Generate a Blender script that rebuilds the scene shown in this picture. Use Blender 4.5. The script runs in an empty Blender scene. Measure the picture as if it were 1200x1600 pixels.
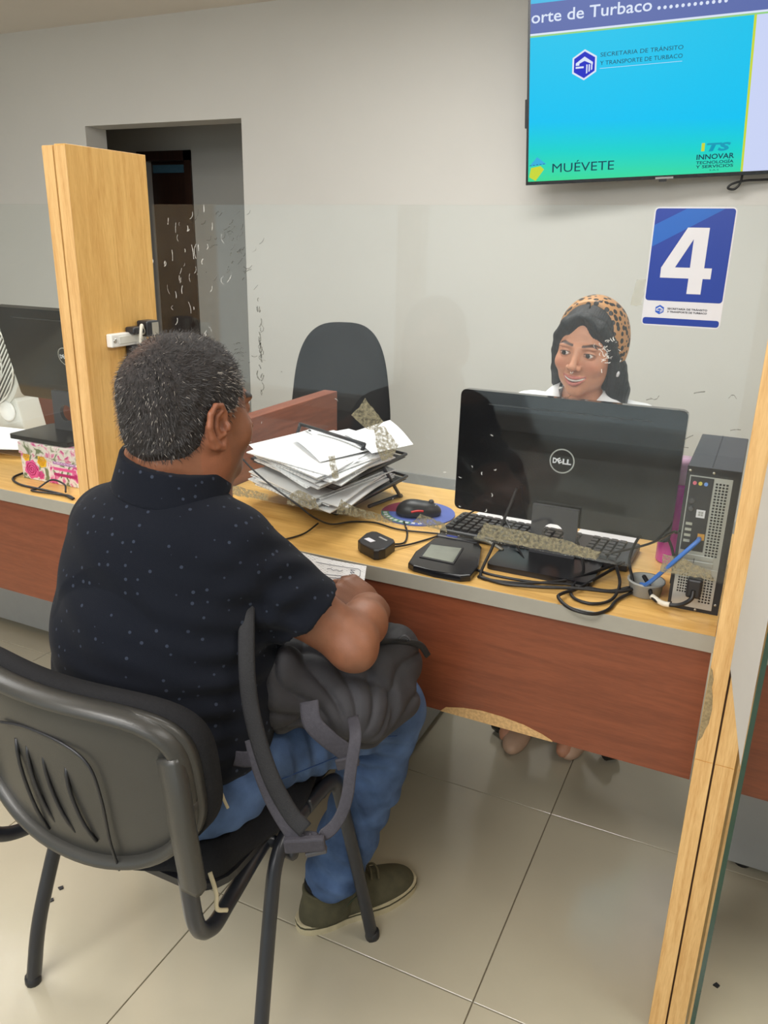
import bpy, bmesh, math, random
import numpy as np
from mathutils import Vector, Matrix
random.seed(7)
R = math.radians
PI = math.pi
SC = bpy.context.scene
COL = SC.collection

# ------------------------------------------------------------------ camera
cam_d = bpy.data.cameras.new('camera')
cam = bpy.data.objects.new('camera', cam_d); COL.objects.link(cam)
cam_d.sensor_fit = 'VERTICAL'; cam_d.sensor_height = 36.0
cam_d.lens = 1237.7 / 1600 * 36.0
cam_d.clip_start = 0.02
yaw, pit, rol = -0.44134759, -0.33060509, 0.02137054
fw = Vector((math.sin(yaw)*math.cos(pit), math.cos(yaw)*math.cos(pit), math.sin(pit)))
rt = Vector((math.cos(yaw), -math.sin(yaw), 0)); up = rt.cross(fw)
r2 = math.cos(rol)*rt + math.sin(rol)*up; u2 = -math.sin(rol)*rt + math.cos(rol)*up
cam.matrix_world = Matrix(((r2.x, u2.x, -fw.x, 0), (r2.y, u2.y, -fw.y, 0), (r2.z, u2.z, -fw.z, 1.40), (0, 0, 0, 1)))
SC.camera = cam

# ------------------------------------------------------------------ world, lights, exposure
wd = bpy.data.worlds.new('world'); SC.world = wd; wd.use_nodes = True
wd.node_tree.nodes['Background'].inputs[0].default_value = (0.86, 0.93, 1.0, 1)
wd.node_tree.nodes['Background'].inputs[1].default_value = 1.1
SC.view_settings.view_transform = 'Standard'; SC.view_settings.look = 'None'
SC.view_settings.exposure = 0.36; SC.view_settings.gamma = 1.0
SC.view_settings.use_curve_mapping = False
def area(name, loc, target, sx, sy, power, color):
    l = bpy.data.lights.new(name, 'AREA'); l.shape = 'RECTANGLE'; l.size = sx; l.size_y = sy
    l.energy = power; l.color = color
    o = bpy.data.objects.new(name, l); COL.objects.link(o); o.location = loc
    o.rotation_euler = (Vector(target) - Vector(loc)).to_track_quat('-Z', 'Y').to_euler()
    return o
area('ceiling_and_fill_light', (-0.9, -0.3, 2.44), (-0.9, -0.3, 0), 1.2, 0.6, 34, (1.0, 0.97, 0.93))
area('ceiling_and_fill_light', (1.1, 1.2, 2.44), (1.1, 1.2, 0), 0.6, 1.2, 22, (1.0, 0.97, 0.93))
area('ceiling_and_fill_light', (-1.0, 2.3, 2.44), (-1.0, 2.3, 0), 1.2, 0.5, 26, (1.0, 0.98, 0.95))
area('ceiling_and_fill_light', (-3.2, 1.2, 2.44), (-3.2, 1.2, 0), 0.6, 1.2, 34, (1.0, 0.99, 0.97))
area('ceiling_and_fill_light', (-0.6, -1.6, 2.40), (-0.8, 1.0, 0.6), 2.4, 0.6, 44, (0.98, 0.98, 1.0))  # added front fill, not a ceiling panel; set high to miss the acrylic's reflection

# ------------------------------------------------------------------ materials
def new_mat(name):
    m = bpy.data.materials.new(name); m.use_nodes = True
    nt = m.node_tree; b = nt.nodes['Principled BSDF']
    return m, nt, b
def s2l(c):
    return tuple((x/12.92 if x <= 0.04045 else ((x+0.055)/1.055)**2.4) for x in (v/255.0 for v in c))
def mat(name, rgb, rough=0.5, metal=0.0, var=0.06, scale=30.0, bump=0.0, bscale=None, coat=0.0, spec=0.5, stretch=(1, 1, 1)):
    """plain procedural material; rgb in display values 0..255"""
    m, nt, b = new_mat(name)
    c = s2l(rgb)
    tc = nt.nodes.new('ShaderNodeTexCoord'); mp = nt.nodes.new('ShaderNodeMapping')
    mp.inputs['Scale'].default_value = stretch
    nz = nt.nodes.new('ShaderNodeTexNoise'); nz.inputs['Scale'].default_value = scale; nz.inputs['Detail'].default_value = 4
    nt.links.new(tc.outputs['Object'], mp.inputs[0]); nt.links.new(mp.outputs[0], nz.inputs['Vector'])
    rp = nt.nodes.new('ShaderNodeValToRGB')
    rp.color_ramp.elements[0].position = 0.3; rp.color_ramp.elements[1].position = 0.7
    rp.color_ramp.elements[0].color = (*[x*(1-var) for x in c], 1); rp.color_ramp.elements[1].color = (*[min(1, x*(1+var)) for x in c], 1)
    nt.links.new(nz.outputs[0], rp.inputs[0]); nt.links.new(rp.outputs[0], b.inputs['Base Color'])
    b.inputs['Roughness'].default_value = rough; b.inputs['Metallic'].default_value = metal
    b.inputs['Coat Weight'].default_value = coat; b.inputs['Specular IOR Level'].default_value = spec
    if bump > 0:
        n2 = nt.nodes.new('ShaderNodeTexNoise'); n2.inputs['Scale'].default_value = bscale or scale*4; n2.inputs['Detail'].default_value = 3
        nt.links.new(mp.outputs[0], n2.inputs['Vector'])
        bp = nt.nodes.new('ShaderNodeBump'); bp.inputs['Strength'].default_value = bump; bp.inputs['Distance'].default_value = 0.002
        nt.links.new(n2.outputs[0], bp.inputs['Height']); nt.links.new(bp.outputs[0], b.inputs['Normal'])
    return m
def wood(name, c1, c2, stretch, scale=9.0, rough=0.42, fine=90.0):
    m, nt, b = new_mat(name)
    tc = nt.nodes.new('ShaderNodeTexCoord'); mp = nt.nodes.new('ShaderNodeMapping'); mp.inputs['Scale'].default_value = stretch
    nt.links.new(tc.outputs['Object'], mp.inputs[0])
    n1 = nt.nodes.new('ShaderNodeTexNoise'); n1.inputs['Scale'].default_value = scale; n1.inputs['Detail'].default_value = 5; n1.inputs['Distortion'].default_value = 1.2
    n2 = nt.nodes.new('ShaderNodeTexNoise'); n2.inputs['Scale'].default_value = fine; n2.inputs['Detail'].default_value = 2
    nt.links.new(mp.outputs[0], n1.inputs['Vector']); nt.links.new(mp.outputs[0], n2.inputs['Vector'])
    mx = nt.nodes.new('ShaderNodeMath'); mx.operation = 'MULTIPLY_ADD'; mx.inputs[1].default_value = 0.35
    nt.links.new(n2.outputs[0], mx.inputs[0])
    ml = nt.nodes.new('ShaderNodeMath'); ml.operation = 'MULTIPLY'; ml.inputs[1].default_value = 0.65
    nt.links.new(n1.outputs[0], ml.inputs[0]); nt.links.new(ml.outputs[0], mx.inputs[2])
    rp = nt.nodes.new('ShaderNodeValToRGB'); rp.color_ramp.elements[0].position = 0.36; rp.color_ramp.elements[1].position = 0.62
    rp.color_ramp.elements[0].color = (*s2l(c1), 1); rp.color_ramp.elements[1].color = (*s2l(c2), 1)
    nt.links.new(mx.outputs[0], rp.inputs[0]); nt.links.new(rp.outputs[0], b.inputs['Base Color'])
    b.inputs['Roughness'].default_value = rough
    return m
def attr_mat(name, rough=0.55, noise=0.08, scale=120.0, bump=0.15, bscale=400.0, sss=0.0):
    m, nt, b = new_mat(name)
    a = nt.nodes.new('ShaderNodeAttribute'); a.attribute_name = 'Col'
    tc = nt.nodes.new('ShaderNodeTexCoord')
    nz = nt.nodes.new('ShaderNodeTexNoise'); nz.inputs['Scale'].default_value = scale; nz.inputs['Detail'].default_value = 4
    nt.links.new(tc.outputs['Object'], nz.inputs['Vector'])
    mr = nt.nodes.new('ShaderNodeMapRange'); mr.inputs[1].default_value = 0.3; mr.inputs[2].default_value = 0.7
    mr.inputs[3].default_value = 1-noise; mr.inputs[4].default_value = 1+noise
    nt.links.new(nz.outputs[0], mr.inputs[0])
    vm = nt.nodes.new('ShaderNodeVectorMath'); vm.operation = 'SCALE'
    nt.links.new(a.outputs['Color'], vm.inputs[0]); nt.links.new(mr.outputs[0], vm.inputs['Scale'])
    nt.links.new(vm.outputs[0], b.inputs['Base Color'])
    b.inputs['Roughness'].default_value = rough
    if sss: 
        b.inputs['Subsurface Weight'].default_value = sss; b.inputs['Subsurface Radius'].default_value = (0.012, 0.005, 0.003); b.inputs['Subsurface Scale'].default_value = 0.5
    n2 = nt.nodes.new('ShaderNodeTexNoise'); n2.inputs['Scale'].default_value = bscale
    nt.links.new(tc.outputs['Object'], n2.inputs['Vector'])
    bp = nt.nodes.new('ShaderNodeBump'); bp.inputs['Strength'].default_value = bump; bp.inputs['Distance'].default_value = 0.001
    nt.links.new(n2.outputs[0], bp.inputs['Height']); nt.links.new(bp.outputs[0], b.inputs['Normal'])
    return m
def emis(name, rgb, strength=1.0):
    m, nt, b = new_mat(name)
    b.inputs['Base Color'].default_value = (0, 0, 0, 1); b.inputs['Roughness'].default_value = 0.3
    b.inputs['Emission Color'].default_value = (*s2l(rgb), 1); b.inputs['Emission Strength'].default_value = strength*0.78; b.inputs['Specular IOR Level'].default_value = 0.15
    return m
def glass_mat(name, tint=(0.97, 0.985, 0.98), haze=0.008, hazecol=(0.8, 0.8, 0.78)):
    m = bpy.data.materials.new(name); m.use_nodes = True; nt = m.node_tree
    for n in list(nt.nodes): nt.nodes.remove(n)
    out = nt.nodes.new('ShaderNodeOutputMaterial')
    tr = nt.nodes.new('ShaderNodeBsdfTransparent'); tr.inputs[0].default_value = (*tint, 1)
    gl = nt.nodes.new('ShaderNodeBsdfGlossy'); gl.inputs['Roughness'].default_value = 0.0
    df = nt.nodes.new('ShaderNodeBsdfDiffuse'); df.inputs[0].default_value = (*hazecol, 1)
    fr = nt.nodes.new('ShaderNodeFresnel')   # the Fresnel node inverts its index on back faces; undo that for a thin clear sheet
    ge = nt.nodes.new('ShaderNodeNewGeometry'); ior = nt.nodes.new('ShaderNodeMapRange'); ior.inputs[3].default_value = 1.38; ior.inputs[4].default_value = 1/1.38
    nt.links.new(ge.outputs['Backfacing'], ior.inputs[0]); nt.links.new(ior.outputs[0], fr.inputs[0])
    tc = nt.nodes.new('ShaderNodeTexCoord'); nz = nt.nodes.new('ShaderNodeTexNoise'); nz.inputs['Scale'].default_value = 5; nz.inputs['Detail'].default_value = 8
    nt.links.new(tc.outputs['Object'], nz.inputs['Vector'])
    mr = nt.nodes.new('ShaderNodeMapRange'); mr.inputs[1].default_value = 0.35; mr.inputs[2].default_value = 0.75; mr.inputs[3].default_value = haze*0.4; mr.inputs[4].default_value = haze*2.2
    nt.links.new(nz.outputs[0], mr.inputs[0])
    m1 = nt.nodes.new('ShaderNodeMixShader'); nt.links.new(mr.outputs[0], m1.inputs[0]); nt.links.new(tr.outputs[0], m1.inputs[1]); nt.links.new(df.outputs[0], m1.inputs[2])
    m2 = nt.nodes.new('ShaderNodeMixShader'); nt.links.new(fr.outputs[0], m2.inputs[0]); nt.links.new(m1.outputs[0], m2.inputs[1]); nt.links.new(gl.outputs[0], m2.inputs[2])
    nt.links.new(m2.outputs[0], out.inputs[0])
    return m
def paper_mat(name, sc=(60, 140, 1), dens=0.5):
    """white paper with rows of faint print"""
    m, nt, b = new_mat(name)
    tc = nt.nodes.new('ShaderNodeTexCoord'); mp = nt.nodes.new('ShaderNodeMapping'); mp.inputs['Scale'].default_value = sc
    nt.links.new(tc.outputs['UV'], mp.inputs[0])
    br = nt.nodes.new('ShaderNodeTexBrick'); br.inputs['Scale'].default_value = 1; br.inputs['Mortar Size'].default_value = 0.28; br.inputs['Brick Width'].default_value = 0.9; br.inputs['Row Height'].default_value = 1.0
    br.inputs['Color1'].default_value = (0.42, 0.42, 0.45, 1); br.inputs['Color2'].default_value = (0.75, 0.76, 0.78, 1); br.inputs['Mortar'].default_value = (0.8, 0.81, 0.83, 1)
    nt.links.new(mp.outputs[0], br.inputs['Vector'])
    nz = nt.nodes.new('ShaderNodeTexNoise'); nz.inputs['Scale'].default_value = 5; nt.links.new(tc.outputs['UV'], nz.inputs['Vector'])
    gt = nt.nodes.new('ShaderNodeMath'); gt.operation = 'GREATER_THAN'; gt.inputs[1].default_value = dens; nt.links.new(nz.outputs[0], gt.inputs[0])
    mx = nt.nodes.new('ShaderNodeMix'); mx.data_type = 'RGBA'
    nt.links.new(gt.outputs[0], mx.inputs['Factor']); mx.inputs[6].default_value = (0.8, 0.81, 0.83, 1); nt.links.new(br.outputs[0], mx.inputs[7])
    nt.links.new(mx.outputs[2], b.inputs['Base Color']); b.inputs['Roughness'].default_value = 0.75
    return m
M = {}
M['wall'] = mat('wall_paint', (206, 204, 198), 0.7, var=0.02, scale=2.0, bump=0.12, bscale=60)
M['wall_dim'] = mat('shaded_corridor_paint', (176, 174, 168), 0.7, var=0.02, scale=2.0, bump=0.1, bscale=60)  # wall paint made darker: the corridor's dimness is put into the colour
M['wall_gray'] = mat('gray_paint', (168, 170, 170), 0.6, var=0.02, scale=3.0)
M['ceiling'] = mat('ceiling_paint', (228, 221, 211), 0.8, var=0.02, scale=2.0)
M['tile'] = mat('porcelain_tile', (184, 176, 155), 0.14, var=0.035, scale=5.0, bump=0.02, bscale=9)
M['grout'] = mat('grout', (120, 110, 92), 0.85, var=0.1, scale=60)
M['beechV'] = wood('beech_board_vertical', (205, 156, 84), (226, 182, 108), (7, 7, 0.55), 8, 0.4)
M['beechE'] = wood('beech_edge_vertical', (200, 152, 92), (224, 182, 122), (9, 9, 0.6), 8, 0.45)
M['beechX'] = wood('beech_worktop', (203, 158, 86), (226, 184, 110), (0.5, 7, 7), 7, 0.36)
M['cherry'] = wood('cherry_board', (112, 58, 36), (131, 71, 45), (0.45, 6, 6), 7, 0.35)
M['cherryY'] = wood('cherry_board_side', (112, 54, 36), (138, 74, 52), (6, 0.45, 6), 7, 0.35)
M['gray_edge'] = mat('gray_edge_band', (158, 154, 142), 0.5, var=0.03)
M['particle'] = mat('particle_board', (196, 158, 108), 0.9, var=0.2, scale=160, bump=0.5, bscale=300)
M['gray_panel'] = mat('gray_laminate', (150, 150, 148), 0.45, var=0.02)
M['groove'] = mat('dark_gap', (70, 48, 30), 0.8)
M['black_plastic'] = mat('black_plastic', (34, 34, 37), 0.42, var=0.05)
M['black_gloss'] = mat('glossy_black_plastic', (15, 15, 18), 0.07, var=0.0, spec=0.6)
M['black_semi'] = mat('satin_black_plastic', (26, 26, 29), 0.25, var=0.0)
M['dark_gray'] = mat('dark_gray_plastic', (62, 62, 66), 0.45, var=0.04)
M['shell'] = mat('gray_black_chair_shell', (54, 53, 50), 0.36, var=0.05, scale=12, bump=0.1, bscale=500)
M['fabric_black'] = mat('black_seat_fabric', (30, 30, 32), 0.95, var=0.15, scale=300, bump=0.5, bscale=900, spec=0.2)
M['frame_black'] = mat('black_enamel_tube', (40, 42, 48), 0.33, var=0.03)
M['silver'] = mat('silver_metal_plate', (176, 176, 172), 0.4, 0.6, var=0.03)
M['steel'] = mat('steel', (190, 188, 180), 0.3, 0.9)
M['white_plastic'] = mat('white_plastic', (228, 227, 222), 0.4, var=0.02)
M['off_white'] = mat('fan_plastic', (206, 205, 196), 0.45, var=0.02)
M['cable'] = mat('black_cable_rubber', (24, 24, 26), 0.45, var=0.0)
M['cable_white'] = mat('white_cable', (214, 210, 196), 0.5, var=0.0)
M['cable_blue'] = mat('blue_network_cable', (62, 112, 190), 0.4, var=0.0)
M['paper'] = paper_mat('printed_paper', (16, 38, 1), 0.46)
M['paper_blank'] = mat('plain_paper', (232, 232, 234), 0.75, var=0.02, scale=10)
M['print'] = mat('print_ink', (112, 114, 126), 0.8)
M['glass'] = glass_mat('dusty_acrylic')
M['glass_side'] = glass_mat('side_glass', (0.95, 0.98, 0.96), 0.01)
M['glass_edge'] = mat('green_glass_edge', (22, 58, 46), 0.08, var=0.1, spec=0.7)
M['tape'] = mat('dirty_adhesive', (158, 150, 122), 0.6, var=0.2, scale=40, bump=0.5)
M['blue_sign'] = mat('blue_vinyl', (3, 46, 146), 0.3, var=0.02, scale=4)
M['cyan_sign'] = mat('light_blue_vinyl', (6, 88, 178), 0.3, var=0.02, scale=4)
M['white_vinyl'] = mat('white_vinyl', (212, 212, 218), 0.35, var=0.02)
M['ink'] = mat('dark_ink', (38, 38, 50), 0.5)
M['denim'] = mat('denim', (74, 95, 131), 0.9, var=0.42, scale=14, bump=0.45, bscale=800, spec=0.2, stretch=(1, 1, 1.0))
M['denim_seam'] = mat('denim_seam', (30, 58, 104), 0.9, var=0.2, scale=60)
M['charcoal'] = mat('charcoal_nylon', (45, 44, 48), 0.7, var=0.12, scale=40, bump=0.4, bscale=900)
M['charcoal_dark'] = mat('charcoal_mesh_padding', (26, 26, 29), 0.75, var=0.25, scale=400, bump=0.6, bscale=700)
M['webbing'] = mat('gray_webbing', (56, 54, 61), 0.8, var=0.15, scale=200, bump=0.4, bscale=600)
M['shoe'] = mat('olive_suede', (76, 72, 52), 0.85, var=0.18, scale=40, bump=0.4, bscale=500)
M['shoe_green'] = mat('dark_green_suede', (52, 62, 44), 0.85, var=0.15, scale=60)
M['sole'] = mat('cream_rubber', (190, 178, 146), 0.7, var=0.08, scale=60)
M['lace'] = mat('olive_lace', (92, 84, 62), 0.85, var=0.1)
M['hair_black'] = mat('black_hair', (17, 15, 20), 0.38, var=0.3, scale=50, bump=0.8, bscale=160, stretch=(6, 6, 0.5))
M['white_cloth'] = mat('white_cotton', (230, 231, 234), 0.9, var=0.02, scale=20, bump=0.2, bscale=600)
M['beige_shoe'] = mat('beige_leather', (196, 160, 134), 0.5)
M['tooth'] = mat('tooth_enamel', (238, 236, 230), 0.25, var=0.01)
M['eye_white'] = mat('eye_white', (214, 206, 200), 0.25, var=0.02)
M['iris'] = mat('iris', (38, 24, 18), 0.12)
M['dark_door'] = wood('dark_brown_door', (34, 20, 15), (48, 29, 21), (5, 5, 0.5), 7, 0.3)
M['skin'] = attr_mat('skin', 0.5, 0.07, 60, 0.25, 350, sss=0.08)
M['hair_man'] = attr_mat('short_grizzled_hair', 0.75, 0.5, 260, 1.0, 420)

# polo cloth: near black navy with small scattered dots
def polo_mat():
    m, nt, b = new_mat('dark_navy_dotted_pique')
    tc = nt.nodes.new('ShaderNodeTexCoord')
    vo = nt.nodes.new('ShaderNodeTexVoronoi'); vo.inputs['Scale'].default_value = 58; vo.inputs['Randomness'].default_value = 0.45
    nt.links.new(tc.outputs['Object'], vo.inputs['Vector'])
    lt = nt.nodes.new('ShaderNodeMath'); lt.operation = 'LESS_THAN'; lt.inputs[1].default_value = 0.15
    nt.links.new(vo.outputs['Distance'], lt.inputs[0])
    mx = nt.nodes.new('ShaderNodeMix'); mx.data_type = 'RGBA'
    mx.inputs[6].default_value = (*s2l((17, 20, 28)), 1); mx.inputs[7].default_value = (*s2l((48, 54, 67)), 1)
    nt.links.new(lt.outputs[0], mx.inputs['Factor']); nt.links.new(mx.outputs[2], b.inputs['Base Color'])
    b.inputs['Roughness'].default_value = 0.95; b.inputs['Specular IOR Level'].default_value = 0.15
    b.inputs['Sheen Weight'].default_value = 0.03
    nz = nt.nodes.new('ShaderNodeTexNoise'); nz.inputs['Scale'].default_value = 900; nt.links.new(tc.outputs['Object'], nz.inputs['Vector'])
    bp = nt.nodes.new('ShaderNodeBump'); bp.inputs['Strength'].default_value = 0.3; bp.inputs['Distance'].default_value = 0.001
    nt.links.new(nz.outputs[0], bp.inputs['Height']); nt.links.new(bp.outputs[0], b.inputs['Normal'])
    return m
M['polo'] = polo_mat()
def leopard_mat():
    m, nt, b = new_mat('leopard_print_satin')
    tc = nt.nodes.new('ShaderNodeTexCoord')
    vo = nt.nodes.new('ShaderNodeTexVoronoi'); vo.inputs['Scale'].default_value = 66; vo.inputs['Randomness'].default_value = 0.9
    nt.links.new(tc.outputs['Object'], vo.inputs['Vector'])
    rp = nt.nodes.new('ShaderNodeValToRGB'); rp.color_ramp.interpolation = 'CONSTANT'
    rp.color_ramp.elements[0].color = (*s2l((28, 18, 14)), 1); rp.color_ramp.elements[1].position = 0.43; rp.color_ramp.elements[1].color = (*s2l((184, 134, 84)), 1)
    nt.links.new(vo.outputs['Distance'], rp.inputs[0]); nt.links.new(rp.outputs[0], b.inputs['Base Color'])
    b.inputs['Roughness'].default_value = 0.45
    return m
M['leopard'] = leopard_mat()

# ------------------------------------------------------------------ object helpers
def tag(o, label=None, cat=None, group=None, kind=None):
    if label: o['label'] = label
    if cat: o['category'] = cat
    if group: o['group'] = group
    if kind: o['kind'] = kind
    return o
def thing(name, label, cat, loc=(0, 0, 0), group=None):
    o = bpy.data.objects.new(name, None); COL.objects.link(o); o.location = loc; o.empty_display_size = 0.05
    return tag(o, label, cat, group)
def wmat(o):
    m = Matrix.LocRotScale(o.location, o.rotation_euler, o.scale)
    return m if o.parent is None else wmat(o.parent) @ o.matrix_parent_inverse @ m
def link(name, me, material, parent=None, smooth=False):
    o = bpy.data.objects.new(name, me); COL.objects.link(o)
    if material is not None and not me.materials:
        for mm in (material if isinstance(material, (list, tuple)) else [material]): me.materials.append(mm)
    if smooth: me.polygons.foreach_set('use_smooth', [True]*len(me.polygons))
    if parent is not None:
        o.parent = parent; o.matrix_parent_inverse = wmat(parent).inverted()
    return o
def bm_obj(name, bm, material, parent=None, smooth=False):
    bmesh.ops.recalc_face_normals(bm, faces=bm.faces)
    me = bpy.data.meshes.new(name); bm.to_mesh(me); bm.free()
    return link(name, me, material, parent, smooth)
def add_box(bm, lo, hi, T=None):
    x0, y0, z0 = lo; x1, y1, z1 = hi
    P = [(x0, y0, z0), (x1, y0, z0), (x1, y1, z0), (x0, y1, z0), (x0, y0, z1), (x1, y0, z1), (x1, y1, z1), (x0, y1, z1)]
    vs = [bm.verts.new((T @ Vector(p)) if T else p) for p in P]
    fs = [bm.faces.new([vs[i] for i in f]) for f in ((0, 3, 2, 1), (4, 5, 6, 7), (0, 1, 5, 4), (1, 2, 6, 5), (2, 3, 7, 6), (3, 0, 4, 7))]
    return vs, fs
def box(name, lo, hi, material, parent=None, bev=0.0, T=None, seg=2):
    bm = bmesh.new(); add_box(bm, lo, hi, T)
    if bev: bmesh.ops.bevel(bm, geom=bm.edges[:], offset=bev, segments=seg, profile=0.5, affect='EDGES')
    return bm_obj(name, bm, material, parent, smooth=False)
def add_prism(bm, pts, z0, z1, T=None):
    """2D outline extruded between z0 and z1, placed by T"""
    T = T or Matrix()
    a = [bm.verts.new(T @ Vector((p[0], p[1], z0))) for p in pts]; b = [bm.verts.new(T @ Vector((p[0], p[1], z1))) for p in pts]
    n = len(pts)
    bm.faces.new(a[::-1]); bm.faces.new(b)
    for i in range(n): bm.faces.new((a[i], a[(i+1) % n], b[(i+1) % n], b[i]))
def prism(name, pts, z0, z1, material, parent=None, T=None, bev=0.0, smooth=False):
    bm = bmesh.new(); add_prism(bm, pts, z0, z1, T)
    if bev:
        es = [e for e in bm.edges if len(e.link_faces) == 2 and any(len(f.verts) == len(pts) and len(pts) != 4 for f in e.link_faces)] or bm.edges[:]
        bmesh.ops.bevel(bm, geom=es, offset=bev, segments=2, profile=0.5, affect='EDGES')
    return bm_obj(name, bm, material, parent, smooth)
def round_rect(w, h, r, n=5, cx=0, cy=0):
    out = []
    for (sx, sy, a0) in ((1, 1, 0), (-1, 1, 90), (-1, -1, 180), (1, -1, 270)):
        for i in range(n+1):
            a = R(a0+90*i/n); out.append((cx+sx*(w/2-r)+r*math.cos(a), cy+sy*(h/2-r)+r*math.sin(a)))
    return out
def circle(r, n=24, cx=0, cy=0): return [(cx+r*math.cos(2*PI*i/n), cy+r*math.sin(2*PI*i/n)) for i in range(n)]
def spline(pts, n=8):
    P = [Vector(p) for p in pts]; P = [2*P[0]-P[1]]+P+[2*P[-1]-P[-2]]; out = []
    for i in range(1, len(P)-2):
        for j in range(n):
            t = j/n
            out.append(0.5*((2*P[i])+(-P[i-1]+P[i+1])*t+(2*P[i-1]-5*P[i]+4*P[i+1]-P[i+2])*t*t+(-P[i-1]+3*P[i]-3*P[i+1]+P[i+2])*t**3))
    out.append(P[-2]); return out
def add_tube(bm, path, r, n=8, flat=None, hint=None, cap=True):
    """sweep; r scalar or list; flat=(a,b) gives an oval / strap section along the hint direction"""
    P = [Vector(p) for p in path]; m = len(P); rings = []
    up = Vector(hint) if hint else None; prev = None
    for i in range(m):
        t = (P[min(i+1, m-1)]-P[max(i-1, 0)]).normalized()
        if hint: u = (up-up.dot(t)*t)
        else:
            u = prev if prev is not None else (Vector((0, 0, 1)) if abs(t.z) < 0.9 else Vector((1, 0, 0)))
            u = u-u.dot(t)*t
        u.normalize(); prev = u; v = t.cross(u)
        ri = r[i] if isinstance(r, (list, tuple)) else r
        a, b = (flat if flat else (ri, ri)); ring = []
        for k in range(n):
            an = 2*PI*(k+0.5)/n; ring.append(bm.verts.new(P[i]+u*(a*math.cos(an))+v*(b*math.sin(an))))
        rings.append(ring)
    for i in range(m-1):
        for k in range(n): bm.faces.new((rings[i][k], rings[i][(k+1) % n], rings[i+1][(k+1) % n], rings[i+1][k]))
    if cap: bm.faces.new(rings[0][::-1]); bm.faces.new(rings[-1])
def tube(name, pts, r, material, parent=None, n=8, seg=8, flat=None, hint=None, smooth=True, raw=False):
    bm = bmesh.new(); add_tube(bm, pts if raw else spline(pts, seg), r, n, flat, hint)
    return bm_obj(name, bm, material, parent, smooth)
def strap(name, pts, w, t, material, parent=None, hint=(1, 0, 0), seg=8):
    """flat strap: rectangular section, width w along hint"""
    P = spline(pts, seg); bm = bmesh.new(); rings = []
    m = len(P)
    for i in range(m):
        tt = (P[min(i+1, m-1)]-P[max(i-1, 0)]).normalized()
        h = Vector(hint(i/(m-1))) if callable(hint) else Vector(hint)
        u = (h-h.dot(tt)*tt).normalized(); v = tt.cross(u)
        sec = [(-w/2, -t*0.25), (-w*0.38, -t/2), (w*0.38, -t/2), (w/2, -t*0.25), (w/2, t*0.25), (w*0.38, t/2), (-w*0.38, t/2), (-w/2, t*0.25)]
        rings.append([bm.verts.new(P[i]+u*a+v*b) for a, b in sec])
    for i in range(m-1):
        for k in range(8): bm.faces.new((rings[i][k], rings[i][(k+1) % 8], rings[i+1][(k+1) % 8], rings[i+1][k]))
    bm.faces.new(rings[0][::-1]); bm.faces.new(rings[-1])
    return bm_obj(name, bm, material, parent, True)
def lathe(name, prof, loc, material, parent=None, n=24, T=None, smooth=True):
    bm = bmesh.new(); rings = []
    for (r, z) in prof:
        rings.append([bm.verts.new((T or Matrix.Translation(loc)) @ Vector((max(r, 1e-4)*math.cos(2*PI*k/n), max(r, 1e-4)*math.sin(2*PI*k/n), z))) for k in range(n)])
    for i in range(len(prof)-1):
        for k in range(n): bm.faces.new((rings[i][k], rings[i][(k+1) % n], rings[i+1][(k+1) % n], rings[i+1][k]))
    bm.faces.new(rings[0][::-1]); bm.faces.new(rings[-1])
    return bm_obj(name, bm, material, parent, smooth)
def frame(o, x, y):
    """matrix whose local x,y run along the given directions (z = x cross y)"""
    x = Vector(x).normalized(); y = Vector(y); y = (y-y.dot(x)*x).normalized(); z = x.cross(y)
    return Matrix(((x.x, y.x, z.x, o[0]), (x.y, y.y, z.y, o[1]), (x.z, y.z, z.z, o[2]), (0, 0, 0, 1)))
def text(name, s, T, x0, x1, y0, h, material, parent, depth=0.0006, z=0.0, bold=0.0, shear=0.0, split=None):
    """lettering fitted between x0 and x1 with cap height h on baseline y0 in T's plane"""
    cu = bpy.data.curves.new(name, 'FONT'); cu.body = s; cu.size = 1; cu.extrude = 0.0; cu.offset = bold; cu.resolution_u = 3; cu.shear = shear
    to = bpy.data.objects.new('tmp_text', cu); COL.objects.link(to)
    dg = bpy.context.evaluated_depsgraph_get(); dg.update()
    me = bpy.data.meshes.new_from_object(to.evaluated_get(dg)); bpy.data.objects.remove(to)
    n = len(me.vertices); a = np.empty(n*3, np.float32); me.vertices.foreach_get('co', a); a = a.reshape(-1, 3)
    sx = (x1-x0)/max(1e-6, a[:, 0].max()-a[:, 0].min()); sy = h/0.72
    b = np.stack([x0+(a[:, 0]-a[:, 0].min())*sx, y0+a[:, 1]*sy, np.full(n, z+depth)], 1)
    Tm = np.array(T); b = b@Tm[:3, :3].T+Tm[:3, 3]
    me.vertices.foreach_set('co', b.astype(np.float32).ravel()); me.materials.clear()
    me.name = name
    if split:
        bm = bmesh.new(); bm.from_mesh(me); bm.verts.ensure_lookup_table(); seen = set(); last = None
        for v in bm.verts:
            if v.index in seen: continue
            st = [v]; isl = []; seen.add(v.index)
            while st:
                q = st.pop(); isl.append(q)
                for e in q.link_edges:
                    w = e.other_vert(q)
                    if w.index not in seen: seen.add(w.index); st.append(w)
            fs = {f for q in isl for f in q.link_faces}; ix = {q: i for i, q in enumerate(isl)}
            m2 = bpy.data.meshes.new(split); m2.from_pydata([q.co[:] for q in isl], [], [[ix[q] for q in f.verts] for f in fs])
            last = link(split, m2, material, parent)
        bm.free(); return last
    return link(name, me, material, parent)
def copy_tree(o, parent=None):
    c = o.copy(); COL.objects.link(c)
    if parent is not None: c.parent = parent; c.matrix_parent_inverse = o.matrix_parent_inverse.copy()
    for ch in list(o.children): copy_tree(ch, c)
    return c
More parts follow.
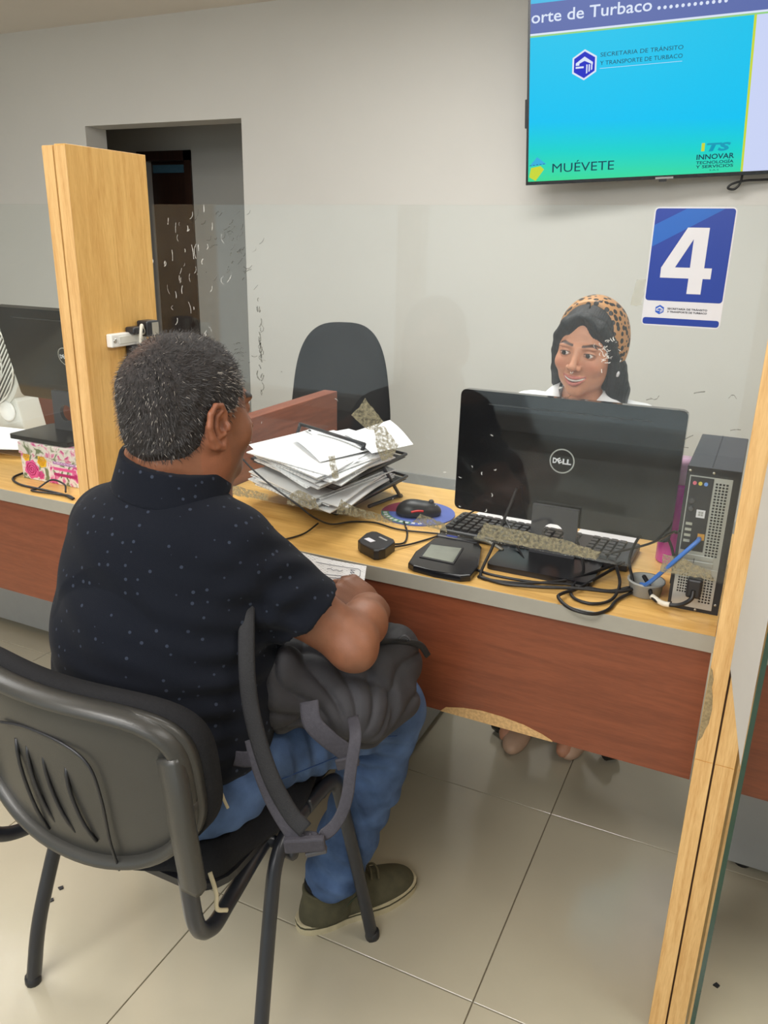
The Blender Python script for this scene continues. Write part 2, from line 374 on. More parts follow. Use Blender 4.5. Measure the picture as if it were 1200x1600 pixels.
def sheet(name, corners, material, parent=None, n=8, curl=0.0, thick=0.0004, wob=0.0, seed=0):
    """a sheet of paper through four corners (a,b,c,d), with gentle curl, real thickness and UVs"""
    a, b, c, d = [Vector(p) for p in corners]; rnd = random.Random(seed)
    nr = (b-a).cross(d-a).normalized(); ph = rnd.random()*6
    V = []; F = []; UV = []
    for s in (0, 1):
        for j in range(n+1):
            for i in range(n+1):
                u, v = i/n, j/n
                p = (a*(1-u)+b*u)*(1-v)+(d*(1-u)+c*u)*v
                p = p+nr*(curl*math.sin(PI*u)+wob*math.sin(5*u+3*v+ph)+s*thick)
                V.append(p); UV.append((u, v))
    N = (n+1)**2; q = lambda i, j, s: s*N+j*(n+1)+i
    for j in range(n):
        for i in range(n):
            F.append((q(i, j, 0), q(i, j+1, 0), q(i+1, j+1, 0), q(i+1, j, 0))); F.append((q(i, j, 1), q(i+1, j, 1), q(i+1, j+1, 1), q(i, j+1, 1)))
    for i in range(n):
        F += [(q(i, 0, 0), q(i+1, 0, 0), q(i+1, 0, 1), q(i, 0, 1)), (q(i+1, n, 0), q(i, n, 0), q(i, n, 1), q(i+1, n, 1)),
              (q(0, i+1, 0), q(0, i, 0), q(0, i, 1), q(0, i+1, 1)), (q(n, i, 0), q(n, i+1, 0), q(n, i+1, 1), q(n, i, 1))]
    me = bpy.data.meshes.new(name); me.from_pydata(V, [], F); uv = me.uv_layers.new(name='UVMap')
    for l in me.loops: uv.data[l.index].uv = UV[l.vertex_index]
    return link(name, me, material, parent)

# ------------------------------------------------------------------ smooth signed-distance modelling
class Field:
    def __init__(s, lo, hi, h):
        s.h = h; s.lo = np.array(lo, float); s.n = np.ceil((np.array(hi)-s.lo)/h).astype(int)+1
        s.ax = [(s.lo[i]+h*np.arange(s.n[i])).astype(np.float32) for i in range(3)]
        s.d = np.full(tuple(s.n), 0.5, np.float32); s.F = None; s.S = 1.0
    def setF(s, T):   # local frame as a 4x4 Matrix (or None)
        
        s.F = None; s.S = 1.0
        if T is not None:
            s.F = np.array(T, float); s.S = float(np.linalg.norm(s.F[:3, 0])); s.T4 = s.F.copy(); s.F[:3, :3] /= s.S
    def w(s, p):
        p = np.array(p, float)
        return p if s.F is None else s.F[:3, :3]@(p*s.S)+s.F[:3, 3]
    def region(s, c, r):
        i0 = np.clip(np.floor((c-r-s.lo)/s.h).astype(int), 0, s.n-1); i1 = np.clip(np.ceil((c+r-s.lo)/s.h).astype(int)+1, 1, s.n)
        if (i1 <= i0).any(): return None, None
        sl = tuple(slice(a, b) for a, b in zip(i0, i1))
        g = [s.ax[0][sl[0]][:, None, None], s.ax[1][sl[1]][None, :, None], s.ax[2][sl[2]][None, None, :]]
        return sl, g
    def comb(s, sl, d, k, op):
        a = s.d[sl]
        if op == 'u':
            if k > 0:
                h = np.maximum(k-np.abs(a-d), 0)/k; s.d[sl] = np.minimum(a, d)-h*h*k*0.25
            else: s.d[sl] = np.minimum(a, d)
        elif op == 's':
            d = -d
            h = np.maximum(k-np.abs(a-d), 0)/max(k, 1e-6); s.d[sl] = np.maximum(a, d)+h*h*k*0.25
    def ell(s, c, r, k=0.01, op='u', A=None):
        """ellipsoid; A optional 3x3 extra rotation (local)"""
        r = np.array(r, float)*s.S; cw = s.w(c); B = np.eye(3) if s.F is None else s.F[:3, :3]
        if A is not None: B = B@np.array(A)
        ext = np.sqrt(((B*r)**2).sum(1))+k+2*s.h
        sl, g = s.region(cw, ext)
        if sl is None: return
        q = [g[i]-cw[i] for i in range(3)]
        k0 = 0; k1 = 0
        for j in range(3):
            l = q[0]*B[0, j]+q[1]*B[1, j]+q[2]*B[2, j]
            k0 = k0+(l/r[j])**2; k1 = k1+(l/r[j]**2)**2
        k0 = np.sqrt(k0); k1 = np.sqrt(k1)+1e-9
        s.comb(sl, (k0*(k0-1)/k1).astype(np.float32), k, op)
    def cap(s, a, b, ra, rb, k=0.01, op='u', sq=None):
        """tapered capsule; sq=(axis, factor) flattens along a local direction"""
        ra *= s.S; rb *= s.S; aw, bw = s.w(a), s.w(b); c = (aw+bw)/2; R_ = max(ra, rb)*(1.0 if sq is None else max(1, 1/sq[1]) if False else 1.0)
        ext = np.abs(aw-bw)/2+R_+k+2*s.h
        sl, g = s.region(c, ext)
        if sl is None: return
        v = bw-aw; L = max(1e-9, (v**2).sum())
        q = [g[i]-aw[i] for i in range(3)]
        t = np.clip((q[0]*v[0]+q[1]*v[1]+q[2]*v[2])/L, 0, 1)
        e = [q[i]-t*v[i] for i in range(3)]
        if sq is None: dist = np.sqrt(e[0]**2+e[1]**2+e[2]**2)
        else:
            ax_ = np.array(sq[0], float); ax_ /= np.linalg.norm(ax_)
            if s.F is not None: ax_ = s.F[:3, :3]@ax_
            al = e[0]*ax_[0]+e[1]*ax_[1]+e[2]*ax_[2]
            dist = np.sqrt(np.maximum(e[0]**2+e[1]**2+e[2]**2-al**2+(al/sq[1])**2, 0))
        s.comb(sl, (dist-(ra+t*(rb-ra))).astype(np.float32), k, op)
    def chain(s, pts, rs, k=0.01, kk=None, sq=None):
        for i in range(len(pts)-1): s.cap(pts[i], pts[i+1], rs[i], rs[i+1], k if i == 0 or kk is None else kk, sq=sq)
    def plane(s, p, n, k=0.0):
        """cut away the side the normal points to"""
        p = s.w(p); n = np.array(n, float); n /= np.linalg.norm(n)
        if s.F is not None: n = s.F[:3, :3]@n
        d = (s.ax[0][:, None, None]-p[0])*n[0]+(s.ax[1][None, :, None]-p[1])*n[1]+(s.ax[2][None, None, :]-p[2])*n[2]
        a = s.d
        if k > 0:
            h = np.maximum(k-np.abs(a-d), 0)/k; s.d = (np.maximum(a, d)+h*h*k*0.25).astype(np.float32)
        else: s.d = np.maximum(a, d).astype(np.float32)
    def surf(s):
        d = s.d; ins = d < 0; nx, ny, nz = d.shape
        cnt = np.zeros((nx-1, ny-1, nz-1), np.int8)
        for a in (0, 1):
            for b in (0, 1):
                for c in (0, 1): cnt += ins[a:nx-1+a, b:ny-1+b, c:nz-1+c]
        act = np.argwhere((cnt > 0) & (cnt < 8)); N = len(act)
        idx = np.full(cnt.shape, -1, np.int32); idx[act[:, 0], act[:, 1], act[:, 2]] = np.arange(N)
        acc = np.zeros((N, 3)); num = np.zeros(N)
        cs = [(a, b, c) for a in (0, 1) for b in (0, 1) for c in (0, 1)]
        vals = {c: d[act[:, 0]+c[0], act[:, 1]+c[1], act[:, 2]+c[2]] for c in cs}
        for c0 in cs:
            for ax in range(3):
                if c0[ax]: continue
                c1 = list(c0); c1[ax] = 1; c1 = tuple(c1)
                v0, v1 = vals[c0], vals[c1]; m = (v0 < 0) != (v1 < 0)
                t = v0[m]/(v0[m]-v1[m]); p = np.tile(np.array(c0, float), (m.sum(), 1)); p[:, ax] += t
                acc[m] += p; num[m] += 1
        V = (act+acc/num[:, None])*s.h+s.lo
        F = []
        for ax in range(3):
            o = [i for i in range(3) if i != ax]
            sl0 = [slice(None)]*3; sl1 = [slice(None)]*3
            sl0[ax] = slice(0, d.shape[ax]-1); sl1[ax] = slice(1, None)
            ch = ins[tuple(sl0)] != ins[tuple(sl1)]
            e = np.argwhere(ch)
            e = e[(e[:, o[0]] > 0) & (e[:, o[1]] > 0) & (e[:, o[0]] < d.shape[o[0]]-1) & (e[:, o[1]] < d.shape[o[1]]-1)]
            if not len(e): continue
            def gi(du, dv):
                q = e.copy(); q[:, o[0]] -= du; q[:, o[1]] -= dv
                return idx[q[:, 0], q[:, 1], q[:, 2]]
            quad = np.stack([gi(1, 1), gi(0, 1), gi(0, 0), gi(1, 0)], 1)
            fl = ins[e[:, 0], e[:, 1], e[:, 2]]
            if ax == 1: fl = ~fl
            quad[~fl] = quad[~fl][:, ::-1]
            F.append(quad)
        return V, np.concatenate(F)
def mesh_np(name, V, F, material, parent=None, col=None, disp=None):
    me = bpy.data.meshes.new(name)
    me.vertices.add(len(V)); me.vertices.foreach_set('co', V.astype(np.float32).ravel())
    me.loops.add(F.size); me.loops.foreach_set('vertex_index', F.astype(np.int32).ravel())
    me.polygons.add(len(F)); me.polygons.foreach_set('loop_start', np.arange(0, F.size, 4, dtype=np.int32))
    me.update(calc_edges=True)
    if disp is not None:
        n = np.empty(len(V)*3, np.float32); me.vertices.foreach_get('normal', n); n = n.reshape(-1, 3)
        V = V+n*disp(V, n)[:, None]; me.vertices.foreach_set('co', V.astype(np.float32).ravel()); me.update()
    if col is not None:
        c = col(V); at = me.color_attributes.new('Col', 'FLOAT_COLOR', 'POINT')
        at.data.foreach_set('color', np.concatenate([c, np.ones((len(V), 1))], 1).astype(np.float32).ravel())
    o = link(name, me, material, parent, True)
    return o
def waves(V, seeds, amp, freq):
    """sum of soft random waves, for folds and unevenness"""
    rng = np.random.RandomState(seeds); out = np.zeros(len(V))
    for i in range(7):
        k = rng.normal(size=3); k = k/np.linalg.norm(k)*freq*(0.6+0.9*rng.rand()); out += np.sin(V@k+rng.rand()*6.28)
    return out*amp/3
def ss(x, a, b):
    t = np.clip((x-a)/(b-a), 0, 1); return t*t*(3-2*t)
def heading(o, az, pitch=0.0, roll=0.0):
    """body frame: x to the figure's right, y forwards, z up"""
    a = R(az); T = Matrix.Translation(o) @ Matrix.Rotation(-a, 4, 'Z') @ Matrix.Rotation(R(pitch), 4, 'X') @ Matrix.Rotation(R(roll), 4, 'Y')
    return T
# ================================================================== the room
YW = 3.7          # back wall
def struct(o): o['kind'] = 'structure'; return o
fl = struct(box('floor', (-5.2, -3.2, -0.06), (3.2, 5.4, -0.004), M['grout']))
tile_me = None
for i in range(-8, 6):
    for j in range(-7, 7):
        x0 = -0.317+0.6*i; y0 = 1.123+0.6*j
        if not (-4.4 < x0 < 2.2 and -2.9 < y0 < 3.7): continue
        if tile_me is None:
            bm = bmesh.new(); add_box(bm, (0.0013, 0.0013, -0.008), (0.5987, 0.5987, 0))
            bmesh.ops.bevel(bm, geom=[e for e in bm.edges if all(v.co.z > -0.001 for v in e.verts)], offset=0.0008, segments=1, affect='EDGES')
            t = bm_obj('tile', bm, M['tile'], fl); tile_me = t.data
        else: t = link('tile', tile_me, None, fl)
        t.location = (x0, y0, 0)
# back wall with the doorway cut out of it
bm = bmesh.new()
add_box(bm, (-5.2, YW, 0), (-3.66, YW+0.16, 2.62)); add_box(bm, (-3.66, YW, 1.972), (-2.598, YW+0.16, 2.62)); add_box(bm, (-2.598, YW, 0), (3.2, YW+0.16, 2.62))
struct(bm_obj('wall_back', bm, M['wall']))
bm = bmesh.new(); add_box(bm, (-2.598, YW-0.012, 0.0), (3.2, YW, 0.24)); add_box(bm, (-5.1, YW-0.012, 0), (-3.66, YW, 0.24))
struct(bm_obj('baseboard_back', bm, M['wall_gray']))
struct(box('wall_left', (-5.36, -3.2, 0), (-5.2, 5.4, 2.62), M['wall']))
struct(box('wall_right', (3.2, -3.2, 0), (3.36, 5.4, 2.62), M['wall']))
# front wall with wide storefront openings (behind the camera), glazed
bm = bmesh.new()
add_box(bm, (-5.2, -3.2, 2.25), (3.2, -3.05, 2.62)); add_box(bm, (-5.2, -3.2, 0), (3.2, -3.05, 0.12))
for a, b in ((-5.2, -4.7), (-2.75, -2.55), (-0.1, 0.1), (2.6, 3.2)): add_box(bm, (a, -3.2, 0.12), (b, -3.05, 2.25))
struct(bm_obj('wall_front', bm, M['wall']))
for i, (a, b) in enumerate(((-4.7, -2.75), (-2.55, -0.1), (0.1, 2.6))):
    struct(box('window_%d' % (i+1), (a, -3.13, 0.12), (b, -3.122, 2.25), M['glass_side']))
bm = bmesh.new()
add_box(bm, (-5.2, -3.2, 2.47), (3.2, 5.4, 2.62))
struct(bm_obj('ceiling', bm, M['ceiling']))
# corridor beyond the doorway
bm = bmesh.new()
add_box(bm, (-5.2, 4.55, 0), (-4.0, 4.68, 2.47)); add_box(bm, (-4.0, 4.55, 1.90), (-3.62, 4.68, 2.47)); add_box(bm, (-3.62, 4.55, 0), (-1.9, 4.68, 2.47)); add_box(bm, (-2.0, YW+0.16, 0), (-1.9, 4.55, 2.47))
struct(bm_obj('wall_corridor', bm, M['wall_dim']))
d = struct(box('door_1', (-4.0, 4.62, 0), (-3.655, 4.66, 1.9), M['dark_door']))
bm = bmesh.new(); add_box(bm, (-3.655, 4.535, 0), (-3.60, 4.60, 1.93)); add_box(bm, (-4.05, 4.535, 1.87), (-3.60, 4.60, 1.93)); bm_obj('door_frame', bm, M['dark_door'], d)
box('transom_pane', (-3.97, 4.60, 1.80), (-3.67, 4.615, 1.85), mat('teal_pane', (60, 92, 108), 0.2), d)

# ================================================================== counter
DT = 0.75; YF = 1.385; YB = 1.975
def counter(x0, x1, label, n):
    t = thing('service_counter', label, 'counter', ((x0+x1)/2, 1.68, 0), 'counter bays of the service desk')
    box('worktop', (x0, YF, DT-0.03), (x1, YB, DT), M['beechX'], t, 0.0015)
    box('edge_band', (x0, YF-0.003, DT-0.031), (x1, YF-0.0002, DT+0.0005), M['gray_edge'], t)
    fp = box('front_panel', (x0+0.002, YF+0.005, 0.445), (x1-0.002, YF+0.023, DT-0.0305), M['cherry'], t)
    return t, fp
c1, fp1 = counter(-1.265, -0.003, 'cherry fronted counter bay between the two beech dividers, with the large monitor on it', 1)
c0, fp0 = counter(-2.75, -1.335, 'cherry fronted counter bay at the far left carrying the flowered box', 0)
c2, fp2 = counter(0.062, 1.6, 'cherry fronted counter bay cut off by the right edge behind the green glass edge', 2)
# chipped veneer along the lower edge of the middle front panel
ch = [(-0.512, 0.4445)]+[(x, z) for x, z in ((-0.50, 0.457), (-0.46, 0.467), (-0.42, 0.472), (-0.375, 0.471), (-0.33, 0.466), (-0.29, 0.456), (-0.268, 0.447))]+[(-0.268, 0.4445)]
prism('chipped_edge', ch, 0.0, 0.0015, M['particle'], c1, Matrix(((1, 0, 0, 0), (0, 0, -1, YF+0.0049), (0, 1, 0, 0), (0, 0, 0, 1))))
# pedestals and rear kick panels under the counters
def pedestal(x0, x1, y0, y1, label):
    t = thing('drawer_pedestal', label, 'cabinet', ((x0+x1)/2, y0, 0), 'gray pedestals under the counter')
    box('body', (x0, y0, 0.025), (x1, y1, 0.70), M['gray_panel'], t, 0.002)
    for sx in (x0+0.04, x1-0.04):
        for sy in (y0+0.04, y1-0.04): lathe('foot', [(0.018, 0), (0.018, 0.02), (0.012, 0.026)], (sx, sy, 0), M['black_plastic'], t, 12)
    for k in range(3):
        dr = box('drawer', (x0+0.01, y1, 0.06+k*0.21), (x1-0.01, y1+0.018, 0.255+k*0.21), M['gray_panel'], t, 0.002)
        box('pull', ((x0+x1)/2-0.06, y1+0.018, 0.19+k*0.21), ((x0+x1)/2+0.06, y1+0.028, 0.20+k*0.21), M['dark_gray'], dr)
pedestal(-1.20, -0.735, 1.77, 2.12, 'dark gray pedestal under the middle counter, right behind the seated man\'s knee')
pedestal(-2.62, -2.05, 1.815, 2.1, 'light gray pedestal under the far left counter bay')
pedestal(0.10, 0.62, 1.725, 2.1, 'gray pedestal under the right counter bay, seen past the green glass edge')
# brown return panels
t = thing('return_panel', 'reddish brown return panel running back behind the acrylic, beside the letter tray', 'panel', (-1.29, 1.9, 0))
box('panel_body', (-1.318, 1.47, 0.02), (-1.268, 2.30, 0.922), M['cherryY'], t, 0.002)
t = thing('side_cabinet', 'reddish brown low cabinet behind the far left monitor and fan', 'cabinet', (-2.7, 2.35, 0))
box('cabinet_body', (-3.0, 2.25, 0.02), (-2.18, 2.6, 0.93), M['cherry'], t, 0.003)
box('cabinet_top', (-3.01, 2.24, 0.93), (-2.17, 2.61, 0.95), M['cherry'], t, 0.003)

# ================================================================== dividers (pairs of beech boards)
def divider(x0, label, ztop=1.56):
    t = thing('beech_divider', label, 'divider', (x0+0.033, 1.34, 0), 'beech dividers between counter bays')
    yf, yb = 1.226, 1.447
    for k, (a, b) in enumerate(((x0, x0+0.0285), (x0+0.0315, x0+0.061))):
        p = box('board', (a, yf, 0.0), (b, yb, ztop-(0.0 if k else 0.002)), M['beechV'], t, 0.0008)
        box('edge_strip', (a+0.0004, yf-0.0016, 0.0), (b-0.0004, yf, 0.60), M['beechE'], p)
        box('edge_strip', (a+0.0004, yf-0.0016, 0.602), (b-0.0004, yf, ztop-0.003), M['beechE'], p)
    box('joint_filler', (x0+0.0285, yf+0.004, 0), (x0+0.0315, yb-0.004, ztop-0.01), M['groove'], t)
    return t
dl = divider(-1.328, 'beech divider at the left with a white outlet strip on its face', 1.562)
dr_ = divider(-0.002, 'beech divider at the right edge with a chipped front edge', 1.562)
chp = [(0, 0.635), (0.005, 0.645), (0.0075, 0.66), (0.011, 0.672), (0.0125, 0.70), (0.010, 0.722), (0.0065, 0.738), (0.007, 0.752), (0.003, 0.768), (0, 0.772)]
prism('chipped_corner', chp, 0, 0.0006, mat('worn_core', (142, 122, 88), 0.9, var=0.3, scale=200), dr_, Matrix(((1, 0, 0, -0.0016), (0, 0, -1, 1.2243), (0, 1, 0, 0), (0, 0, 0, 1))))
# ================================================================== acrylic screens
YG = 1.4505
def screen(x0, x1, label, z0=0.825):
    return tag(box('acrylic_screen', (x0, YG, z0), (x1, YG+0.004, 1.4635), M['glass'], None, 0.0006, seg=1), label, 'screen', 'acrylic screens over the counter')
s1 = screen(-1.262, 0.003, 'clear scuffed acrylic screen between the man and the woman, bearing the number 4')
s0 = screen(-2.75, -1.333, 'clear acrylic screen over the far left counter, in front of the fan')
s2 = screen(0.064, 1.6, 'clear acrylic screen at the right end, mostly beyond the frame')
def patch(pts, parent, name='adhesive_patch', material=None, y=YG-0.0004, seed=1, jag=0.0016):
    rnd = random.Random(seed); out = []
    n = len(pts)
    for i in range(n):
        a, b = pts[i], pts[(i+1) % n]; L = math.hypot(a[0]-b[0], a[1]-b[1]); m = max(1, int(L/0.008))
        for k in range(m):
            t_ = k/m; out.append((a[0]+(b[0]-a[0])*t_+rnd.uniform(-jag, jag), a[1]+(b[1]-a[1])*t_+rnd.uniform(-jag, jag)))
    bm = bmesh.new(); vs = [bm.verts.new((p[0], y, p[1])) for p in out]; vb = [bm.verts.new((p[0], y+0.0003, p[1])) for p in out]
    f = bm.faces.new(vs); g = bm.faces.new(vb[::-1]); N = len(out)
    for i in range(N): bm.faces.new((vs[i], vb[i], vb[(i+1) % N], vs[(i+1) % N]))
    return bm_obj(name, bm, material or M['tape_t'], parent)
def trans_mat(name, rgb, alpha, noise=0.5, scale=60, rough=0.6):
    m, nt, b = new_mat(name); b.inputs['Base Color'].default_value = (*s2l(rgb), 1); b.inputs['Roughness'].default_value = rough
    tc = nt.nodes.new('ShaderNodeTexCoord'); nz = nt.nodes.new('ShaderNodeTexNoise'); nz.inputs['Scale'].default_value = scale; nz.inputs['Detail'].default_value = 6
    nt.links.new(tc.outputs['Object'], nz.inputs['Vector'])
    mr = nt.nodes.new('ShaderNodeMapRange'); mr.inputs[1].default_value = 0.35; mr.inputs[2].default_value = 0.62
    mr.inputs[3].default_value = max(0, alpha*(1-noise)); mr.inputs[4].default_value = min(1, alpha*(1+noise))
    nt.links.new(nz.outputs[0], mr.inputs[0]); nt.links.new(mr.outputs[0], b.inputs['Alpha'])
    return m
M['tape_t'] = trans_mat('dirty_tape_residue', (160, 153, 126), 0.42, 0.75, 140)
M['scuff_w'] = trans_mat('white_scuffs', (225, 225, 220), 0.32, 1.0, 150)
M['scuff_d'] = trans_mat('dark_scuffs', (80, 80, 74), 0.30, 1.0, 190)
M['clear_tape'] = trans_mat('clear_tape', (190, 190, 176), 0.35, 0.3, 20)
patch([(-1.18, 0.827), (-0.98, 0.827), (-0.98, 0.842), (-1.06, 0.85), (-1.18, 0.846)], s1, seed=2)
patch([(-0.93, 0.828), (-0.845, 0.828), (-0.855, 0.853), (-0.90, 0.868), (-0.925, 0.85)], s1, seed=3)
patch([(-0.80, 0.828), (-0.66, 0.828), (-0.68, 0.842), (-0.76, 0.85), (-0.79, 0.862)], s1, seed=4)
patch([(-0.62, 0.838), (-0.54, 0.83), (-0.545, 0.848), (-0.60, 0.858)], s1, seed=5)
patch([(-0.475, 0.829), (-0.235, 0.829), (-0.225, 0.845), (-0.30, 0.857), (-0.46, 0.864)], s1, seed=6)
patch([(-0.115, 0.829), (-0.02, 0.829), (-0.03, 0.846), (-0.08, 0.862), (-0.115, 0.862)], s1, seed=7)
patch([(-0.765, 1.05), (-0.733, 1.09), (-0.690, 1.045), (-0.712, 1.025), (-0.735, 1.028)], s1, seed=8)
patch([(-0.712, 1.028), (-0.69, 1.038), (-0.655, 1.0), (-0.668, 0.972), (-0.692, 0.962), (-0.705, 0.985)], s1, seed=9)
patch([(-0.822, 0.955), (-0.806, 0.958), (-0.795, 0.91), (-0.81, 0.903)], s1, seed=10, jag=0.001)
patch([(-0.219, 1.345), (-0.205, 1.346), (-0.206, 1.303), (-0.226, 1.302)], s1, 'clear_tape', M['clear_tape'], seed=11, jag=0.001)
rnd = random.Random(5)
def scuffs(name, material, n, cx, cz, sx, sz, ln, seed, ang=None, w=0.0006, y=YG-0.0003):
    rnd = random.Random(seed); bm = bmesh.new()
    for _ in range(n):
        x = rnd.gauss(cx, sx); z = rnd.gauss(cz, sz)
        if not (-1.25 < x < -0.01 and 0.83 < z < 1.455): continue
        a = (ang if ang is not None else rnd.uniform(0, PI))+rnd.gauss(0, 0.25); L = abs(rnd.gauss(ln, ln*0.5))+0.002; c = rnd.gauss(0, 0.2)*L
        P = [(x+t*L*math.cos(a)-c*4*t*(1-t)*math.sin(a), z+t*L*math.sin(a)+c*4*t*(1-t)*math.cos(a)) for t in (0, .33, .66, 1)]
        ww = w*rnd.uniform(0.5, 1.5)
        for i in range(3):
            (xa, za), (xb, zb) = P[i], P[i+1]; nx, nz = -math.sin(a)*ww, math.cos(a)*ww
            bm.faces.new([bm.verts.new(q) for q in ((xa-nx, y, za-nz), (xb-nx, y, zb-nz), (xb+nx, y, zb+nz), (xa+nx, y, za+nz))])
    o = bm_obj(name, bm, material, s1); o['kind'] = 'stuff'; return o
M['scr_w'] = trans_mat('scratch_white', (235, 235, 230), 0.6, 0.4, 200); M['scr_d'] = trans_mat('scratch_dark', (70, 70, 62), 0.55, 0.4, 200)
scuffs('dark_scratches', M['scr_d'], 45, -1.05, 1.38, 0.04, 0.05, 0.011, 3, 0.7, 0.0007)
scuffs('dark_scratches', M['scr_d'], 26, -1.06, 1.15, 0.035, 0.014, 0.008, 4, 0.1, 0.0005)
scuffs('dark_scratches', M['scr_d'], 30, -0.99, 1.16, 0.002, 0.05, 0.012, 6, 1.5, 0.0012)
scuffs('white_scratches', M['scr_w'], 45, -1.16, 1.30, 0.04, 0.09, 0.012, 5, 1.5, 0.0007)
scuffs('white_scratches', M['scr_w'], 60, -1.12, 0.98, 0.06, 0.05, 0.010, 8, None, 0.0006)
scuffs('white_scratches', M['scr_w'], 34, -0.257, 1.222, 0.010, 0.016, 0.004, 9, None, 0.0006)
scuffs('white_scratches', M['scr_w'], 26, -0.60, 0.95, 0.16, 0.06, 0.003, 10, None, 0.0007)
scuffs('dark_scratches', M['scr_d'], 16, -0.2, 1.12, 0.1, 0.04, 0.012, 11, 0.05, 0.0006)

# number 4 sign stuck on the acrylic
sx, sz = (-0.079+0.205), (1.461-1.272)
Ts = Matrix(((1, 0, 0.010, -0.2035), (0, 0, -1, YG-0.0007), (0, 1, 0, 1.2715), (0, 0, 0, 1)))
sg = thing('number_sign', 'blue and white counter number 4 sign stuck on the acrylic screen', 'sign', (-0.142, YG, 1.3))
prism('sign_backing', round_rect(sx, sz, 0.007, 4, sx/2, sz/2), 0, 0.0004, M['white_vinyl'], sg, Ts)
prism('blue_field', round_rect(sx-0.004, sz-0.043, 0.005, 4, sx/2, sz/2+0.0195), 0.0004, 0.0006, M['blue_sign'], sg, Ts)
prism('blue_footer', round_rect(sx-0.004, 0.011, 0.004, 3, sx/2, 0.0075), 0.0004, 0.0006, M['blue_sign'], sg, Ts)
prism('light_band', [(0.002, sz-0.028), (0.05, sz-0.0025), (0.108, sz-0.0025), (0.002, sz-0.062)], 0.0006, 0.0007, M['cyan_sign'], sg, Ts)
u = lambda x, y: (x*sx, y*sz)
four = [u(0.47, 0.835), u(0.705, 0.835), u(0.705, 0.505), u(0.80, 0.505), u(0.80, 0.415), u(0.705, 0.415), u(0.705, 0.285), u(0.53, 0.285), u(0.53, 0.415), u(0.17, 0.415), u(0.17, 0.495)]
bm = bmesh.new()
def add_poly(bm, pts, T, z):
    bm.faces.new([bm.verts.new(T @ Vector((p[0], p[1], z))) for p in pts])
add_prism(bm, [u(0.705, 0.835), u(0.705, 0.285), u(0.53, 0.285), u(0.53, 0.835)], 0.0008, 0.0010, Ts)
add_prism(bm, [u(0.17, 0.415), u(0.80, 0.415), u(0.80, 0.505), u(0.17, 0.505)], 0.0008, 0.00104, Ts)
add_prism(bm, [u(0.17, 0.50), u(0.34, 0.50), u(0.545, 0.76), u(0.535, 0.835), u(0.44, 0.835)], 0.0008, 0.00102, Ts)
bm_obj('numeral', bm, M['white_vinyl'], sg)
M['logo_blue'] = mat('logo_blue', (24, 84, 190), 0.5); M['logo_light'] = mat('logo_light_blue', (80, 140, 220), 0.5)
def hexlogo(T, cx, cy, r, z, m1, m2, par, white=None):
    hx = [(cx+r*math.sin(PI/3*k), cy+r*math.cos(PI/3*k)) for k in range(6)]
    if white: prism('emblem_border', [(cx+(p[0]-cx)*1.16, cy+(p[1]-cy)*1.16) for p in hx], z-0.0003, z, white, par, T)
    prism('emblem', hx, z, z+0.0003, m1, par, T)
    s_ = r
    P = [[(-.62, .12), (0, .55), (.62, .12), (.62, .30), (0, .72), (-.62, .32)]]
    bm = bmesh.new(); q = lambda a: [(cx+x*s_, cy+y*s_) for x, y in a]
    add_prism(bm, q([(-.72, .16), (.0, .62), (.70, .16), (.70, -.02), (.0, .30), (-.42, .12), (-.42, -.02), (-.72, -.02)]), z+0.0003, z+0.0006, T)
    add_prism(bm, q([(-.72, -.10), (-.05, -.10), (-.05, -.24), (-.72, -.24)]), z+0.0003, z+0.0006, T)
    for k in range(3): add_prism(bm, q([(.16+.2*k, .02), (.27+.2*k, .0), (.27+.2*k, -.62+.12*k), (.16+.2*k, -.68+.12*k)]), z+0.0003, z+0.0006, T)
    bm_obj('emblem_figure', bm, m2, par)
hexlogo(Ts, 0.0275, 0.0265, 0.0078, 0.0005, M['logo_blue'], M['white_vinyl'], sg)
text('lettering', 'SECRETARÍA DE TRÁNSITO', Ts, 0.040, 0.103, 0.0275, 0.0029, M['ink'], sg, z=0.0005, bold=0.02)
text('lettering', 'Y TRANSPORTE DE TURBACO', Ts, 0.040, 0.103, 0.0225, 0.0029, M['ink'], sg, z=0.0005, bold=0.02)

# side glass with the green edge, and the white sheet pasted on it
sgl = thing('side_glass', 'glass panel standing edge-on at the right with a dark green polished edge', 'glass panel', (0.065, 1.15, 0))
box('pane', (0.061, 1.105, 0.02), (0.067, 1.445, 1.62), M['glass_side'], sgl)
box('polished_edge', (0.0605, 1.102, 0.02), (0.0675, 1.105, 1.62), M['glass_edge'], sgl)
M['pasted'] = mat('pasted_paper_gray', (196, 192, 184), 0.7, var=0.04, scale=8)
pg = sheet('pasted_paper', [(0.0600, 1.104, 0.688), (0.0600, 1.104, 1.35), (0.028, 1.20, 1.35), (0.026, 1.20, 0.79)], M['pasted'], None, 6, 0.002)
tag(pg, 'white paper pasted on the inner side of the green-edged glass', 'paper')

